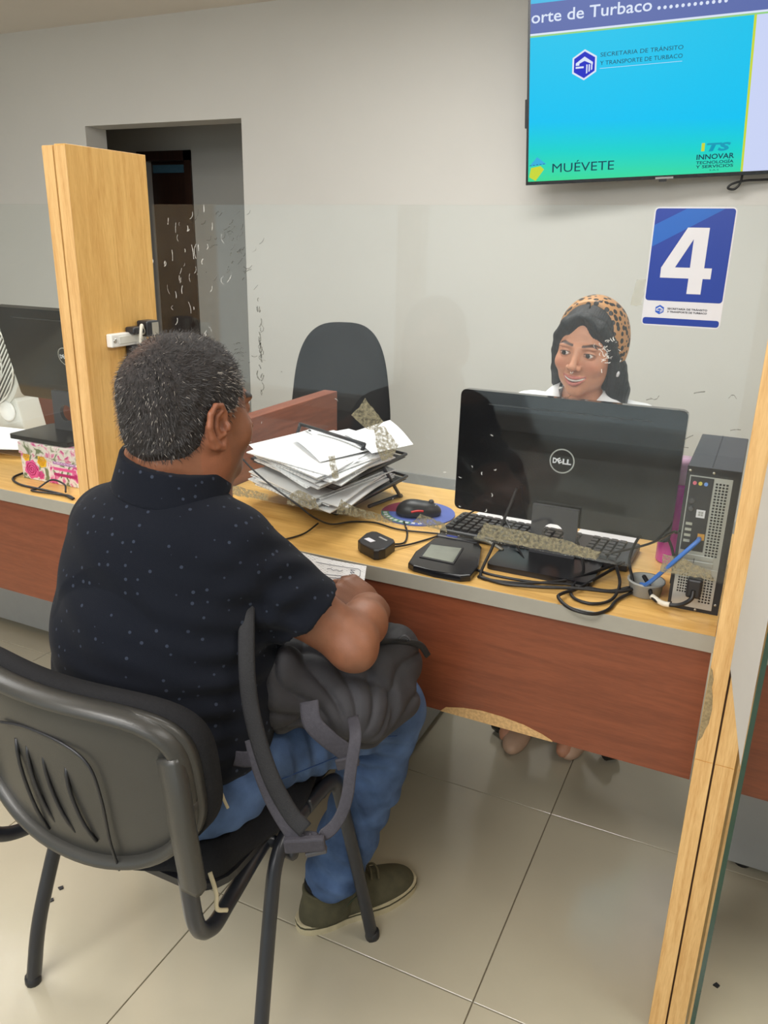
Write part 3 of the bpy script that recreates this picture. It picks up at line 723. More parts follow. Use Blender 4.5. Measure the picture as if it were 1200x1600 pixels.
# ================================================================== outlet strip on the left divider
XO = -1.2668
t = thing('outlet_strip', 'white outlet strip with black plug adapters on the left beech divider', 'power strip', (XO, 1.34, 1.19))
box('strip_body', (XO, 1.284, 1.172), (XO+0.016, 1.392, 1.200), M['white_plastic'], t, 0.003)
box('bracket_recess', (XO+0.0155, 1.305, 1.178), (XO+0.018, 1.385, 1.194), M['off_white'], t, 0.001)
lathe('screw', [(0.005, 0), (0.005, 0.001), (0.003, 0.002)], (0, 0, 0), M['steel'], t, 12, T=frame((XO+0.016, 1.294, 1.186), (0, 1, 0), (0, 0, 1)))
box('plug_adapter', (XO+0.003, 1.338, 1.196), (XO+0.030, 1.372, 1.211), M['black_plastic'], t, 0.004)
box('plug_adapter', (XO+0.001, 1.338, 1.132), (XO+0.024, 1.362, 1.172), M['black_plastic'], t, 0.004)
pa = box('plug_adapter', (XO+0.004, 1.374, 1.188), (XO+0.036, 1.412, 1.222), M['black_plastic'], t, 0.004)
box('adapter_label', (XO+0.0355, 1.388, 1.191), (XO+0.0364, 1.409, 1.218), M['gray_edge'], pa)
lathe('adapter_boss', [(0.009, 0), (0.009, 0.012), (0.007, 0.016)], (0, 0, 0), M['off_white'], t, 14, T=frame((XO+0.020, 1.374, 1.200), (1, 0, 0), (0, 0, 1)))
tube('power_cable', [(XO+0.025, 1.372, 1.200), (XO+0.030, 1.362, 1.214), (XO+0.032, 1.355, 1.195), (XO+0.026, 1.358, 1.16), (XO+0.012, 1.366, 1.10), (XO+0.01, 1.37, 0.95)], 0.0035, M['cable_white'], t)
lathe('hook_knob', [(0.006, 0), (0.007, 0.006), (0.003, 0.011)], (0, 0, 0), M['white_plastic'], dl, 12, T=frame((-1.268, 1.444, 1.345), (0, -1, 0), (0, 0, 1)))

# ================================================================== monitors
def monitor(label, x0, x1, z0, z1, y, zfoot, group, tilt=-1.5):
    cx = (x0+x1)/2; w = x1-x0; h = z1-z0
    t = thing('monitor', label, 'monitor', (cx, y, zfoot), group)
    T = Matrix.Translation((cx, y, (z0+z1)/2)) @ Matrix.Rotation(R(tilt), 4, 'X') @ Matrix(((1, 0, 0, 0), (0, 0, -1, 0), (0, 1, 0, 0), (0, 0, 0, 1)))
    # back shell: local x right, y up, z towards the customer
    bm = bmesh.new(); add_prism(bm, round_rect(w, h, 0.012, 5), -0.022, 0.0, T); add_prism(bm, round_rect(w-0.006, h-0.006, 0.01, 5), 0.0, 0.002, T)
    bmesh.ops.bevel(bm, geom=[e for e in bm.edges if len(e.link_faces) == 2 and any(len(f.verts) > 4 for f in e.link_faces)], offset=0.001, segments=2, affect='EDGES')
    b = bm_obj('back_shell', bm, M['black_gloss'], t)
    prism('rear_cover', round_rect(w-0.05, h*0.80, 0.02, 5, 0, -h*0.055), 0.0018, 0.0032, M['black_gloss'], t, T)
    box('vent_slot', (-w*0.36, h*0.40-0.0012, 0.002), (w*0.36, h*0.40+0.0012, 0.0034), M['black_plastic'], t, T=T)
    box('display_panel', (-w/2+0.008, -h/2+0.012, -0.0228), (w/2-0.008, h/2-0.008, -0.0218), mat('display_glass', (20, 22, 26), 0.15), t, T=T)
    # ring logo with wording
    bm = bmesh.new(); n = 40; ro, ri = 0.0265, 0.0238; cy_ = 0.006
    for k in range(n):
        a, b2 = 2*PI*k/n, 2*PI*(k+1)/n
        for z in (0.0038,):
            bm.faces.new([bm.verts.new(T @ Vector((r*math.cos(q), cy_+r*math.sin(q), z))) for r, q in ((ri, a), (ro, a), (ro, b2), (ri, b2))])
    lg = bm_obj('logo_ring', bm, M['silver'], t)
    text('logo_letters', 'D', T, -0.0195, -0.0108, cy_-0.0055, 0.0110, M['white_vinyl'], lg, z=0.0034, bold=0.045)
    T2 = T @ Matrix.Translation((-0.0055, cy_+0.0005, 0)) @ Matrix.Rotation(R(32), 4, 'Z')
    text('logo_letters', 'E', T2, -0.0042, 0.0042, -0.0053, 0.0108, M['white_vinyl'], lg, z=0.0034, bold=0.045)
    text('logo_letters', 'LL', T, 0.0012, 0.0195, cy_-0.0055, 0.0110, M['white_vinyl'], lg, z=0.0034, bold=0.045)
    # stand: riser plate with round cable hole, foot
    zr0, zr1 = zfoot+0.01, z0+0.045
    rw, rh = 0.098, zr1-zr0
    Tr = Matrix(((1, 0, 0, cx), (0, 0, -1, y-0.012), (0, 1, 0, zr0), (0, 0, 0, 1)))
    bm = bmesh.new(); hr = 0.0235; hy = rh*0.46; n = 24
    out = []
    for k in range(n):
        a = 2*PI*k/n; c, s = math.cos(a), math.sin(a)
        kx = (rw/2)/abs(c) if abs(c) > 1e-6 else 1e9; ky = ((rh-hy) if s > 0 else hy)/abs(s) if abs(s) > 1e-6 else 1e9
        q = min(kx, ky); out.append((c*q, hy+s*q, c*hr, hy+s*hr))
    # snap nearest samples to corners
    for cxn, cyn in ((rw/2, 0), (rw/2, rh), (-rw/2, 0), (-rw/2, rh)):
        i = min(range(n), key=lambda i: (out[i][0]-cxn)**2+(out[i][1]-cyn)**2); out[i] = (cxn, cyn, out[i][2], out[i][3])
    for z, flip in ((0.0, 1), (0.012, 0)):
        for k in range(n):
            a, b2 = out[k], out[(k+1) % n]
            bm.faces.new([bm.verts.new(Tr @ Vector((p[0], p[1], z))) for p in ((a[0], a[1]), (b2[0], b2[1]), (b2[2], b2[3]), (a[2], a[3]))])
    for k in range(n):
        a, b2 = out[k], out[(k+1) % n]
        for i0 in (0, 2): bm.faces.new([bm.verts.new(Tr @ Vector(p)) for p in ((a[i0], a[i0+1], 0), (b2[i0], b2[i0+1], 0), (b2[i0], b2[i0+1], 0.012), (a[i0], a[i0+1], 0.012))])
    bmesh.ops.remove_doubles(bm, verts=bm.verts[:], dist=1e-5)
    bm_obj('riser', bm, M['dark_gray'], t)
    prism('foot', round_rect(0.22, 0.16, 0.012, 4, cx, y-0.055), zfoot, zfoot+0.012, M['black_semi'], t)
    return t
mon1 = monitor('large glossy black monitor seen from behind, in front of the smiling woman', -0.587, -0.118, 0.826, 1.098, 1.62, DT, 'black monitors on the counters')
mon0 = monitor('glossy black monitor at the far left standing on the flowered box', -1.99, -1.525, 0.935, 1.205, 1.628, 0.8575, 'black monitors on the counters', 13)

# ================================================================== computer tower
tw = thing('computer_tower', 'slim black desktop computer tower standing at the right end, its rear ports facing out', 'computer', (-0.05, 1.6, DT))
tx0, tx1, ty0, ty1, tz0, tz1 = -0.096, -0.006, 1.478, 1.765, DT, 1.028
box('case', (tx0, ty0, tz0), (tx1, ty1, tz1), M['dark_gray'], tw, 0.002)
box('top_panel', (tx0+0.04, ty0+0.01, tz1), (tx0+0.0413, ty1, tz1+0.0006), M['black_plastic'], tw)
Tb = Matrix(((1, 0, 0, tx0), (0, 0, -1, ty0), (0, 1, 0, tz0), (0, 0, 0, 1)))   # rear face: x right, y up, z out
W_, H_ = 0.090, 0.278
box('rear_frame', (0, 0, 0), (W_, H_, 0.001), M['black_plastic'], tw, T=Tb)
box('rear_plate', (0.006, 0.012, 0.001), (0.078, H_-0.016, 0.002), M['silver'], tw, T=Tb)
io = box('port_panel', (0.008, 0.120, 0.002), (0.047, H_-0.018, 0.0035), M['black_plastic'], tw, T=Tb)
def grille(name, x0, x1, y0, y1, nx, ny, zz, par):
    box('grille_recess', (x0, y0, zz), (x1, y1, zz+0.0004), M['black_semi'], par, T=Tb)
    bm = bmesh.new(); px_, py_ = (x1-x0)/nx, (y1-y0)/ny
    for i in range(nx+1): add_box(bm, (x0+i*px_-px_*0.16, y0, zz+0.0004), (x0+i*px_+px_*0.16, y1, zz+0.0012), Tb)
    for j in range(ny+1): add_box(bm, (x0, y0+j*py_-py_*0.16, zz+0.0004), (x1, y0+j*py_+py_*0.16, zz+0.00115), Tb)
    bm_obj(name, bm, M['silver'], par)
grille('vent_grille', 0.050, 0.073, 0.112, H_-0.024, 4, 25, 0.002, tw)
ps = box('power_supply', (0.008, 0.008, 0.002), (0.078, 0.088, 0.0032), M['silver'], tw, T=Tb)
grille('vent_grille', 0.012, 0.030, 0.035, 0.084, 4, 9, 0.0032, ps); grille('vent_grille', 0.052, 0.074, 0.020, 0.076, 4, 10, 0.0032, ps)
for y_ in (0.092, 0.104): box('slot_cover', (0.010, y_, 0.002), (0.068, y_+0.009, 0.0036), M['silver'], tw, 0.0006, T=Tb)
box('slot_cover', (0.034, 0.097, 0.0036), (0.0352, 0.106, 0.0042), M['black_plastic'], tw, T=Tb)
for i, c in enumerate(((214, 110, 130), (214, 200, 90), (120, 160, 230))):
    lathe('audio_jack', [(0.0033, 0), (0.0033, 0.003), (0.0016, 0.003), (0.0016, 0.0005)], (0, 0, 0), mat('jack_%s' % 'abc'[i], c, 0.4), io, 12, T=Tb @ Matrix.Translation((0.016+0.0095*i, H_-0.029, 0.0035)), smooth=False)
wl = box('license_sticker', (0.026, 0.185, 0.0035), (0.041, 0.200, 0.0039), M['white_vinyl'], io, T=Tb)
for i in (0, 1):
    for j in (0, 1): box('sticker_pane', (0.0295+i*0.0045, 0.1885+j*0.0045, 0.0039), (0.0333+i*0.0045, 0.1923+j*0.0045, 0.0041), M['gray_panel'], wl, T=Tb)
for x_, y_ in ((0.010, 0.215), (0.010, 0.20)): lathe('round_port', [(0.0055, 0), (0.0055, 0.003), (0.003, 0.003)], (0, 0, 0), M['dark_gray'], io, 14, T=Tb @ Matrix.Translation((x_+0.006, y_, 0.0035)))
for k in range(4): box('port', (0.011, 0.136+k*0.011, 0.0035), (0.022, 0.141+k*0.011, 0.005), M['steel'], io, T=Tb)
box('port', (0.034, 0.143, 0.0035), (0.046, 0.155, 0.005), mat('brass_port', (190, 140, 60), 0.4), io, T=Tb)
for x_, y_ in ((0.005, H_-0.008), (0.045, H_-0.008), (0.014, 0.005), (0.05, 0.004), (0.083, 0.02)):
    lathe('screw', [(0.0026, 0), (0.0026, 0.001), (0.001, 0.0015)], (0, 0, 0), M['steel'], tw, 10, T=Tb @ Matrix.Translation((x_, y_, 0.001)))
# power plug and lead
pp = thing('power_lead', 'thick black power lead plugged into the computer tower', 'cable', (-0.06, 1.46, 0.8))
box('plug', (0.030, 0.034, 0.0044), (0.056, 0.072, 0.024), M['black_plastic'], pp, 0.004, T=Tb)
tube('lead', [(-0.053, 1.456, 0.80), (-0.055, 1.448, 0.785), (-0.075, 1.45, 0.768), (-0.105, 1.455, 0.764), (-0.125, 1.47, 0.767), (-0.135, 1.50, 0.775), (-0.15, 1.53, 0.78)], 0.0042, M['cable'], pp)
tube('white_sleeve', [(-0.090, 1.4505, 0.7650), (-0.105, 1.455, 0.764), (-0.125, 1.47, 0.767)], 0.0052, M['cable_white'], pp)
nb = tag(tube('network_cable', [(-0.058, 1.47, 0.897), (-0.062, 1.455, 0.893), (-0.095, 1.45, 0.850), (-0.135, 1.475, 0.79), (-0.15, 1.50, 0.775)], 0.0042, M['cable_blue']), 'blue network cable slanting from the tower down into the gray bowl', 'cable')
bw = thing('tape_bowl', 'small gray round dish holding cable ends, left of the computer tower', 'bowl', (-0.143, 1.515, DT))
lathe('dish', [(0.026, 0.0), (0.030, 0.002), (0.033, 0.026), (0.036, 0.028), (0.036, 0.031), (0.031, 0.031), (0.028, 0.006), (0.0, 0.005)], (-0.143, 1.515, DT), mat('bowl_gray', (150, 152, 150), 0.4), bw)
# pink bottle behind the monitor
pb = thing('water_bottle', 'translucent pink bottle standing between monitor and computer tower', 'bottle', (-0.11, 1.70, DT))
Mp = mat('pink_plastic', (226, 60, 200), 0.15, var=0.03); Mp2 = mat('pale_pink_plastic', (232, 190, 222), 0.2)
lathe('bottle_body', [(0.026, 0), (0.029, 0.004), (0.029, 0.17), (0.026, 0.18)], (-0.122, 1.72, DT), Mp, pb)
lathe('bottle_cap', [(0.027, 0.18), (0.029, 0.184), (0.029, 0.222), (0.024, 0.232)], (-0.122, 1.72, DT), Mp2, pb)

# ================================================================== keyboard
kb = thing('keyboard', 'black keyboard lying under and behind the large monitor', 'keyboard', (-0.40, 1.70, DT))
Tk = Matrix.Translation((-0.405, 1.685, DT+0.014)) @ Matrix.Rotation(R(-2), 4, 'Z')
box('keyboard_base', (-0.215, -0.072, -0.014), (0.215, 0.072, 0.004), M['black_plastic'], kb, 0.004, T=Tk)
kme = None
for r in range(6):
    for c in range(20):
        if c in (15,) : continue
        x = -0.196+c*0.0196+(0.004 if c > 15 else 0); y = -0.054+r*0.0205
        if kme is None:
            bm = bmesh.new(); vs, fs = add_box(bm, (-0.0085, -0.0085, 0), (0.0085, 0.0085, 0.006))
            for v in vs:
                if v.co.z > 0.005: v.co.x *= 0.78; v.co.y *= 0.8
            k_ = bm_obj('key', bm, M['black_semi'], kb); kme = k_.data
        else: k_ = link('key', kme, None, kb)
        k_.matrix_basis = Matrix.Translation((0, 0, 0)) @ (Tk @ Matrix.Translation((x, y, 0.004)))
tag(sheet('document', [(-0.60, 1.79, DT+0.002), (-0.36, 1.80, DT+0.002), (-0.36, 1.93, DT+0.002), (-0.58, 1.93, DT+0.002)], M['paper_blank']), 'white sheet on the desk behind the large monitor, left of its stand', 'paper')
tag(sheet('document', [(-0.34, 1.785, DT+0.002), (-0.205, 1.775, DT+0.002), (-0.20, 1.93, DT+0.002), (-0.33, 1.93, DT+0.002)], M['paper_blank']), 'white sheet on the desk behind the large monitor, right of its stand', 'paper')

# ================================================================== signature pad, reader, mouse
pad = thing('signature_pad', 'black signature pad with a small gray screen on the front of the desk', 'signature pad', (-0.54, 1.48, DT))
pts = [(-0.606, 1.384), (-0.590, 1.374), (-0.540, 1.369), (-0.485, 1.371), (-0.468, 1.384), (-0.470, 1.44), (-0.500, 1.545), (-0.512, 1.560), (-0.600, 1.560), (-0.612, 1.548), (-0.618, 1.45)]
pts = [(x, y+0.022) for x, y in pts]
prism('pad_body', pts, DT, DT+0.015, M['black_semi'], pad, None, 0.003)
prism('screen_bezel', [(-0.596, 1.442), (-0.518, 1.440), (-0.531, 1.538), (-0.606, 1.527)], DT+0.0152, DT+0.0165, M['black_plastic'], pad)
prism('lcd_screen', [(-0.592, 1.448), (-0.522, 1.446), (-0.534, 1.531), (-0.602, 1.520)], DT+0.0165, DT+0.0170, mat('lcd_gray_green', (128, 134, 124), 0.12, var=0.08, scale=30), pad)
box('pen_holder', (-0.614, 1.578, DT), (-0.514, 1.597, DT+0.018), M['black_plastic'], pad, 0.004)
box('blue_label', (-0.590, 1.582, DT+0.0182), (-0.565, 1.590, DT+0.0188), M['blue_sign'], pad)
tag(tube('pen', [(-0.525, 1.588, DT+0.023), (-0.49, 1.583, DT+0.022), (-0.455, 1.579, DT+0.011)], 0.0042, mat('clear_pen', (120, 116, 104), 0.2), None), 'clear stylus lying at the hinge of the signature pad', 'pen')
fr_ = thing('fingerprint_reader', 'small black fingerprint reader box in the middle of the desk', 'reader', (-0.71, 1.47, DT))
fpz = [(-0.748, 1.452), (-0.735, 1.438), (-0.690, 1.414), (-0.680, 1.418), (-0.672, 1.434), (-0.672, 1.482), (-0.680, 1.494), (-0.735, 1.520), (-0.746, 1.516), (-0.752, 1.500)]
prism('reader_body', fpz, DT, DT+0.024, M['black_plastic'], fr_, None, 0.003)
prism('sensor_window', [(-0.738, 1.462), (-0.716, 1.45), (-0.710, 1.462), (-0.732, 1.474)], DT+0.0242, DT+0.0248, M['white_vinyl'], fr_)
prism('brand_mark', [(-0.715, 1.487), (-0.690, 1.474), (-0.688, 1.479), (-0.713, 1.492)], DT+0.0242, DT+0.0246, M['gray_panel'], fr_)
mp_ = thing('mouse_pad', 'round blue and red printed mouse pad on the desk', 'mouse pad', (-0.728, 1.742, DT))
prism('pad_disc', circle(0.093, 40, -0.728, 1.742), DT, DT+0.003, mat('pad_blue', (84, 102, 176), 0.6, var=0.1, scale=20), mp_)
bm = bmesh.new()
add_prism(bm, [(-0.728, 1.742)]+[(-0.728+0.092*math.cos(R(a)), 1.742+0.092*math.sin(R(a))) for a in range(120, 201, 8)], DT+0.003, DT+0.0034)
bm_obj('red_segment', bm, mat('pad_red', (140, 44, 74), 0.6), mp_)
bm = bmesh.new(); add_prism(bm, [(-0.728+r_*math.cos(R(a)), 1.742+r_*math.sin(R(a))) for r_, rg in ((0.092, range(200, 281, 8)), (0.074, range(280, 199, -8))) for a in rg], DT+0.003, DT+0.0035)
bm_obj('green_border', bm, mat('pad_green', (78, 128, 92), 0.6), mp_)
bm = bmesh.new()
for a in range(205, 300, 11): add_prism(bm, [(-0.728+r_*math.cos(R(a+da)), 1.742+r_*math.sin(R(a+da))) for r_, da in ((0.088, 0), (0.088, 6), (0.078, 6), (0.078, 0))], DT+0.0035, DT+0.0038)
bm_obj('white_print', bm, M['white_vinyl'], mp_)
ms = thing('computer_mouse', 'black mouse with a red side stripe on the round pad', 'mouse', (-0.722, 1.728, DT+0.004))
f = Field((-0.79, 1.65, DT+0.002), (-0.65, 1.81, DT+0.06), 0.0022)
f.setF(Matrix.Translation((-0.720, 1.728, DT+0.004)) @ Matrix.Rotation(R(-62), 4, 'Z'))
f.ell((0, 0, 0.008), (0.031, 0.056, 0.028), 0); f.ell((0, -0.02, 0.010), (0.029, 0.034, 0.028), 0.01); f.plane((0, 0, 0), (0, 0, -1)); f.setF(None)
mesh_np('mouse_shell', *f.surf(), M['black_plastic'], ms)
Tm = Matrix.Translation((-0.720, 1.728, DT+0.004)) @ Matrix.Rotation(R(-62), 4, 'Z')
tube('red_stripe', [Tm @ Vector(p) for p in ((0.030, -0.022, 0.016), (0.0305, -0.006, 0.019), (0.029, 0.008, 0.018))], 0.0028, mat('red_plastic', (214, 44, 40), 0.3), ms)
tube('scroll_wheel', [Tm @ Vector(p) for p in ((-0.003, 0.030, 0.032), (0.003, 0.030, 0.032))], 0.007, M['dark_gray'], ms, 14, 1)

# ================================================================== cables on the desk
def cable(label, pts, r=0.0022, m='cable', grp='black cables on the counter'): return tag(tube('cable', pts, r, M[m], None, 7, 7), label, 'cable', grp)
z = DT+0.004
cable('thin black cable running from the man\'s chin side over the acrylic edge to the reader', [(-1.10, 1.43, 0.99), (-1.07, 1.435, 0.955), (-1.02, 1.440, 0.905), (-0.96, 1.443, 0.865), (-0.90, 1.443, 0.835), (-0.868, 1.46, 0.805), (-0.855, 1.52, 0.77), (-0.84, 1.60, z), (-0.79, 1.62, z), (-0.72, 1.605, z), (-0.64, 1.62, z), (-0.56, 1.64, z)])
cable('black cable leaving the back of the fingerprint reader', [(-0.690, 1.492, z+0.006), (-0.672, 1.53, z), (-0.69, 1.59, z), (-0.73, 1.66, z)])
cable('black cable from the reader curling towards the signature pad', [(-0.677, 1.485, z+0.005), (-0.655, 1.53, z), (-0.62, 1.61, z), (-0.60, 1.66, z+0.004), (-0.57, 1.73, z+0.02)])
cable('short bent black cable at the front edge left of the reader', [(-1.02, 1.40, z), (-0.985, 1.45, z+0.01), (-0.962, 1.44, z+0.012), (-0.945, 1.405, z), (-0.925, 1.41, z), (-0.90, 1.47, z), (-0.895, 1.53, z+0.008)])
cable('black cable arching up in front of the monitor bottom', [(-0.60, 1.66, z+0.02), (-0.585, 1.70, z+0.03), (-0.54, 1.71, z+0.055), (-0.49, 1.68, z+0.05), (-0.43, 1.60, z+0.015), (-0.38, 1.52, z+0.002)])
cable('thick black cable rising beside the signature pad to the monitor', [(-0.440, 1.598, 0.90), (-0.445, 1.56, 0.86), (-0.452, 1.49, 0.80), (-0.458, 1.44, z), (-0.43, 1.425, z), (-0.36, 1.445, z), (-0.29, 1.49, z+0.005), (-0.24, 1.56, z+0.01), (-0.205, 1.60, z+0.02)], 0.0032)
cable('black cable running along the front of the monitor foot', [(-0.50, 1.475, z), (-0.44, 1.445, z+0.003), (-0.35, 1.452, z+0.002), (-0.28, 1.475, z+0.002), (-0.21, 1.485, z), (-0.17, 1.50, z+0.01)], 0.003)
cable('black cable looping out over the desk front edge below the monitor', [(-0.20, 1.60, z+0.02), (-0.235, 1.53, z+0.008), (-0.262, 1.46, z+0.004), (-0.282, 1.42, z+0.006), (-0.285, 1.390, z+0.008), (-0.255, 1.362, z+0.004), (-0.215, 1.366, z), (-0.192, 1.40, z), (-0.185, 1.45, z), (-0.165, 1.49, z+0.004)], 0.0035)
cable('second black cable loop beside the gray dish', [(-0.30, 1.60, z+0.05), (-0.27, 1.54, z+0.01), (-0.275, 1.46, z+0.002), (-0.262, 1.42, z), (-0.225, 1.41, z), (-0.195, 1.44, z+0.002), (-0.19, 1.50, z+0.012), (-0.21, 1.57, z+0.02)], 0.0032)
cable('black cable arching behind the acrylic above the gray dish', [(-0.165, 1.50, z+0.02), (-0.185, 1.56, z+0.05), (-0.17, 1.63, z+0.085), (-0.13, 1.64, z+0.08), (-0.105, 1.60, z+0.05), (-0.10, 1.56, z+0.01)], 0.003)
cable('black cable hanging from the monitor rear in a long curve to the tower', [(-0.24, 1.60, z+0.03), (-0.16, 1.625, z+0.06), (-0.11, 1.55, z+0.12), (-0.10, 1.49, z+0.14), (-0.094, 1.475, z+0.15)], 0.0026)
cable('black cable bundle running flat under the monitor to the right', [(-0.46, 1.43, z), (-0.40, 1.42, z), (-0.33, 1.43, z+0.004), (-0.26, 1.45, z+0.008), (-0.19, 1.47, z+0.008), (-0.15, 1.51, z+0.012)], 0.0036)
cable('black cable knot looping on the left counter beside the flowered box', [(-1.60, 1.43, z+0.004), (-1.63, 1.455, z+0.014), (-1.675, 1.455, z+0.02), (-1.70, 1.43, z), (-1.695, 1.405, z), (-1.62, 1.415, z), (-1.575, 1.415, z+0.003), (-1.55, 1.41, z)], 0.0025)
cable('black cable running down the left side of the flowered box', [(-1.86, 1.60, z), (-1.845, 1.53, z+0.002), (-1.835, 1.465, z), (-1.77, 1.43, z), (-1.68, 1.425, z), (-1.60, 1.42, z), (-1.55, 1.405, z)], 0.0032)
tk = tag(box('debris', (-0.905, 1.93, DT), (-0.880, 1.95, DT+0.010), mat('brown_crumb', (120, 88, 60), 0.8), None, 0.003), 'small brown scrap at the rear edge of the middle desk', 'scrap')

# ================================================================== letter tray with papers
lt = thing('letter_tray', 'black two-tier wire letter tray heaped with papers', 'letter tray', (-0.98, 1.75, DT))
A = (-0.855, 1.69, 0.925); B = (-1.105, 1.80, 0.925)
for k, (ax_, ay_) in enumerate(((0, 0), (-0.25, 0.11))):
    P = lambda x, y, zz: (x+ax_, y+ay_, zz)
    fr2 = tube('side_frame', [P(-0.855, 1.69, 0.928), P(-0.872, 1.68, 0.86), P(-0.885, 1.672, DT+0.006)], 0.0048, M['frame_black'], lt, 8, 5)
    tube('side_frame', [P(-0.84, 1.71, 0.905), P(-0.828, 1.77, 0.83), P(-0.822, 1.835, DT+0.008), P(-0.828, 1.84, DT+0.005), P(-0.856, 1.72, DT+0.005)], 0.0048, M['frame_black'], lt, 8, 6)
tube('cross_bar', [A, B], 0.0045, M['frame_black'], lt, 8, 1)
def tier(zz, dx):
    p = [(-0.838+dx, 1.51, zz), (-0.818+dx, 1.86, zz), (-1.10+dx, 1.95, zz), (-1.14+dx, 1.62, zz)]
    tube('tier_rim', p+[p[0]], 0.0042, M['frame_black'], lt, 8, raw=True)
    sheet('tier_mesh', [(q[0], q[1], zz-0.008) for q in p], M['black_plastic'], lt, 2)
tier(0.866, 0.0); tier(0.806, 0.004)
rnd = random.Random(11)
base = [(-0.842, 1.49), (-0.83, 1.80), (-1.07, 1.90), (-1.11, 1.60)]
def pile(z0, n, grp, lab, dz=0.0035, top=None):
    for k in range(n):
        a = rnd.uniform(-0.12, 0.12); dx, dy = rnd.uniform(-0.02, 0.015), rnd.uniform(-0.03, 0.02)
        c_ = (-0.965+dx, 1.70+dy); q = []
        for (x, y) in base:
            x -= 0.965*-1; x = x-0; xx, yy = (x), (y-1.70)
            q.append((c_[0]+xx*math.cos(a)-yy*math.sin(a), c_[1]+xx*math.sin(a)+yy*math.cos(a), z0+k*dz+rnd.uniform(0, 0.001)))
        p = sheet('document', q, M['paper'] if k % 2 else M['paper_blank'], None, 6, rnd.uniform(0, 0.003), 0.0026, 0.001, k)
        ordn = ['lowest', 'second', 'third', 'fourth', 'fifth', 'sixth', 'seventh', 'eighth', 'topmost'][k]
        tag(p, lab % ordn, 'paper', grp)
pile(0.812, 9, 'papers in the lower tier of the letter tray', '%s sheaf from the bottom in the lower tier of the letter tray')
pile(0.872, 9, 'papers heaped in the upper tier of the letter tray', '%s sheaf from the bottom in the upper tier of the letter tray')
tag(sheet('document', [(-1.135, 1.60, 0.908), (-0.885, 1.462, 0.868), (-0.83, 1.62, 0.905), (-1.08, 1.79, 0.912)], M['paper'], None, 8, -0.008), 'printed sheet sagging over the front left corner of the letter tray', 'paper')
tag(sheet('document', [(-1.06, 1.69, 0.913), (-0.90, 1.55, 0.907), (-0.82, 1.76, 0.911), (-0.99, 1.86, 0.914)], M['paper'], None, 6, 0.004), 'printed sheet with a gray bar lying on top of the letter tray', 'paper')
tag(sheet('document', [(-0.96, 1.78, 0.918), (-0.82, 1.66, 0.913), (-0.772, 1.80, 0.911), (-0.90, 1.93, 0.935)], M['paper_blank'], None, 6, 0.006), 'white sheet poking past the right end of the letter tray', 'paper')

# ================================================================== left counter things
fb = thing('flowered_box', 'cardboard box printed with yellow and pink roses under the far left monitor', 'box', (-1.71, 1.56, DT))
fx0, fx1, fy0, fy1, fz1 = -1.822, -1.615, 1.488, 1.72, 0.856
def flower_mat():
    m, nt, b = new_mat('rose_print_card')
    tc = nt.nodes.new('ShaderNodeTexCoord'); nz = nt.nodes.new('ShaderNodeTexNoise'); nz.inputs['Scale'].default_value = 26; nz.inputs['Detail'].default_value = 3; nz.inputs['Distortion'].default_value = 1.5
    nt.links.new(tc.outputs['Object'], nz.inputs['Vector'])
    rp = nt.nodes.new('ShaderNodeValToRGB'); cr = rp.color_ramp
    st = [(0.0, (90, 110, 80)), (0.36, (120, 130, 96)), (0.43, (222, 214, 204)), (0.52, (232, 222, 214)), (0.58, (226, 140, 176)), (0.66, (198, 60, 124)), (0.8, (150, 80, 80))]
    cr.elements[0].position = 0; cr.elements[0].color = (*s2l(st[0][1]), 1); cr.elements[1].position = st[1][0]; cr.elements[1].color = (*s2l(st[1][1]), 1)
    for p_, c_ in st[2:]:
        e = cr.elements.new(p_); e.color = (*s2l(c_), 1)
    nt.links.new(nz.outputs[0], rp.inputs[0]); nt.links.new(rp.outputs[0], b.inputs['Base Color']); b.inputs['Roughness'].default_value = 0.25
    return m
Mf = flower_mat()
box('box_body', (fx0, fy0, DT), (fx1, fy1, fz1-0.03), Mf, fb, 0.002)
box('box_lid', (fx0-0.003, fy0-0.003, fz1-0.034), (fx1+0.003, fy1+0.003, fz1), Mf, fb, 0.002)
def rose(cx, cz, r, c1, c2):
    bm = bmesh.new()
    T = Matrix(((1, 0, 0, cx), (0, 0, -1, fy0-0.0006), (0, 1, 0, cz), (0, 0, 0, 1)))
    add_prism(bm, [(r*(1+0.10*math.sin(6*a))*math.cos(a), r*(1+0.1*math.sin(6*a))*math.sin(a)) for a in [2*PI*k/30 for k in range(30)]], 0, 0.0003, T)
    o = bm_obj('printed_rose', bm, c1, fb)
    P = [T @ Vector((r*0.85*(1-t/26)*math.cos(t*0.75), r*0.85*(1-t/26)*math.sin(t*0.75), 0.0004)) for t in range(25)]
    tube('petal_line', P, r*0.06, c2, o, 5, raw=True)
yel, yel2 = mat('rose_yellow', (236, 190, 50), 0.4), mat('rose_amber', (200, 130, 30), 0.4); pk, pk2 = mat('rose_pink', (222, 92, 148), 0.4), mat('rose_magenta', (176, 40, 104), 0.4)
rose(-1.800, 0.815, 0.013, yel, yel2); rose(-1.741, 0.808, 0.017, yel, yel2); rose(-1.783, 0.780, 0.026, pk, pk2); rose(-1.66, 0.838, 0.015, pk, pk2); rose(-1.75, 0.768, 0.012, pk, pk2)
for k in range(3):
    box('printed_stripe', (-1.70, fy0-0.0008, 0.775+k*0.016), (-1.617, fy0-0.0002, 0.783+k*0.016), (pk2, pk, mat('stripe_lilac', (180, 130, 180), 0.4))[k], fb)
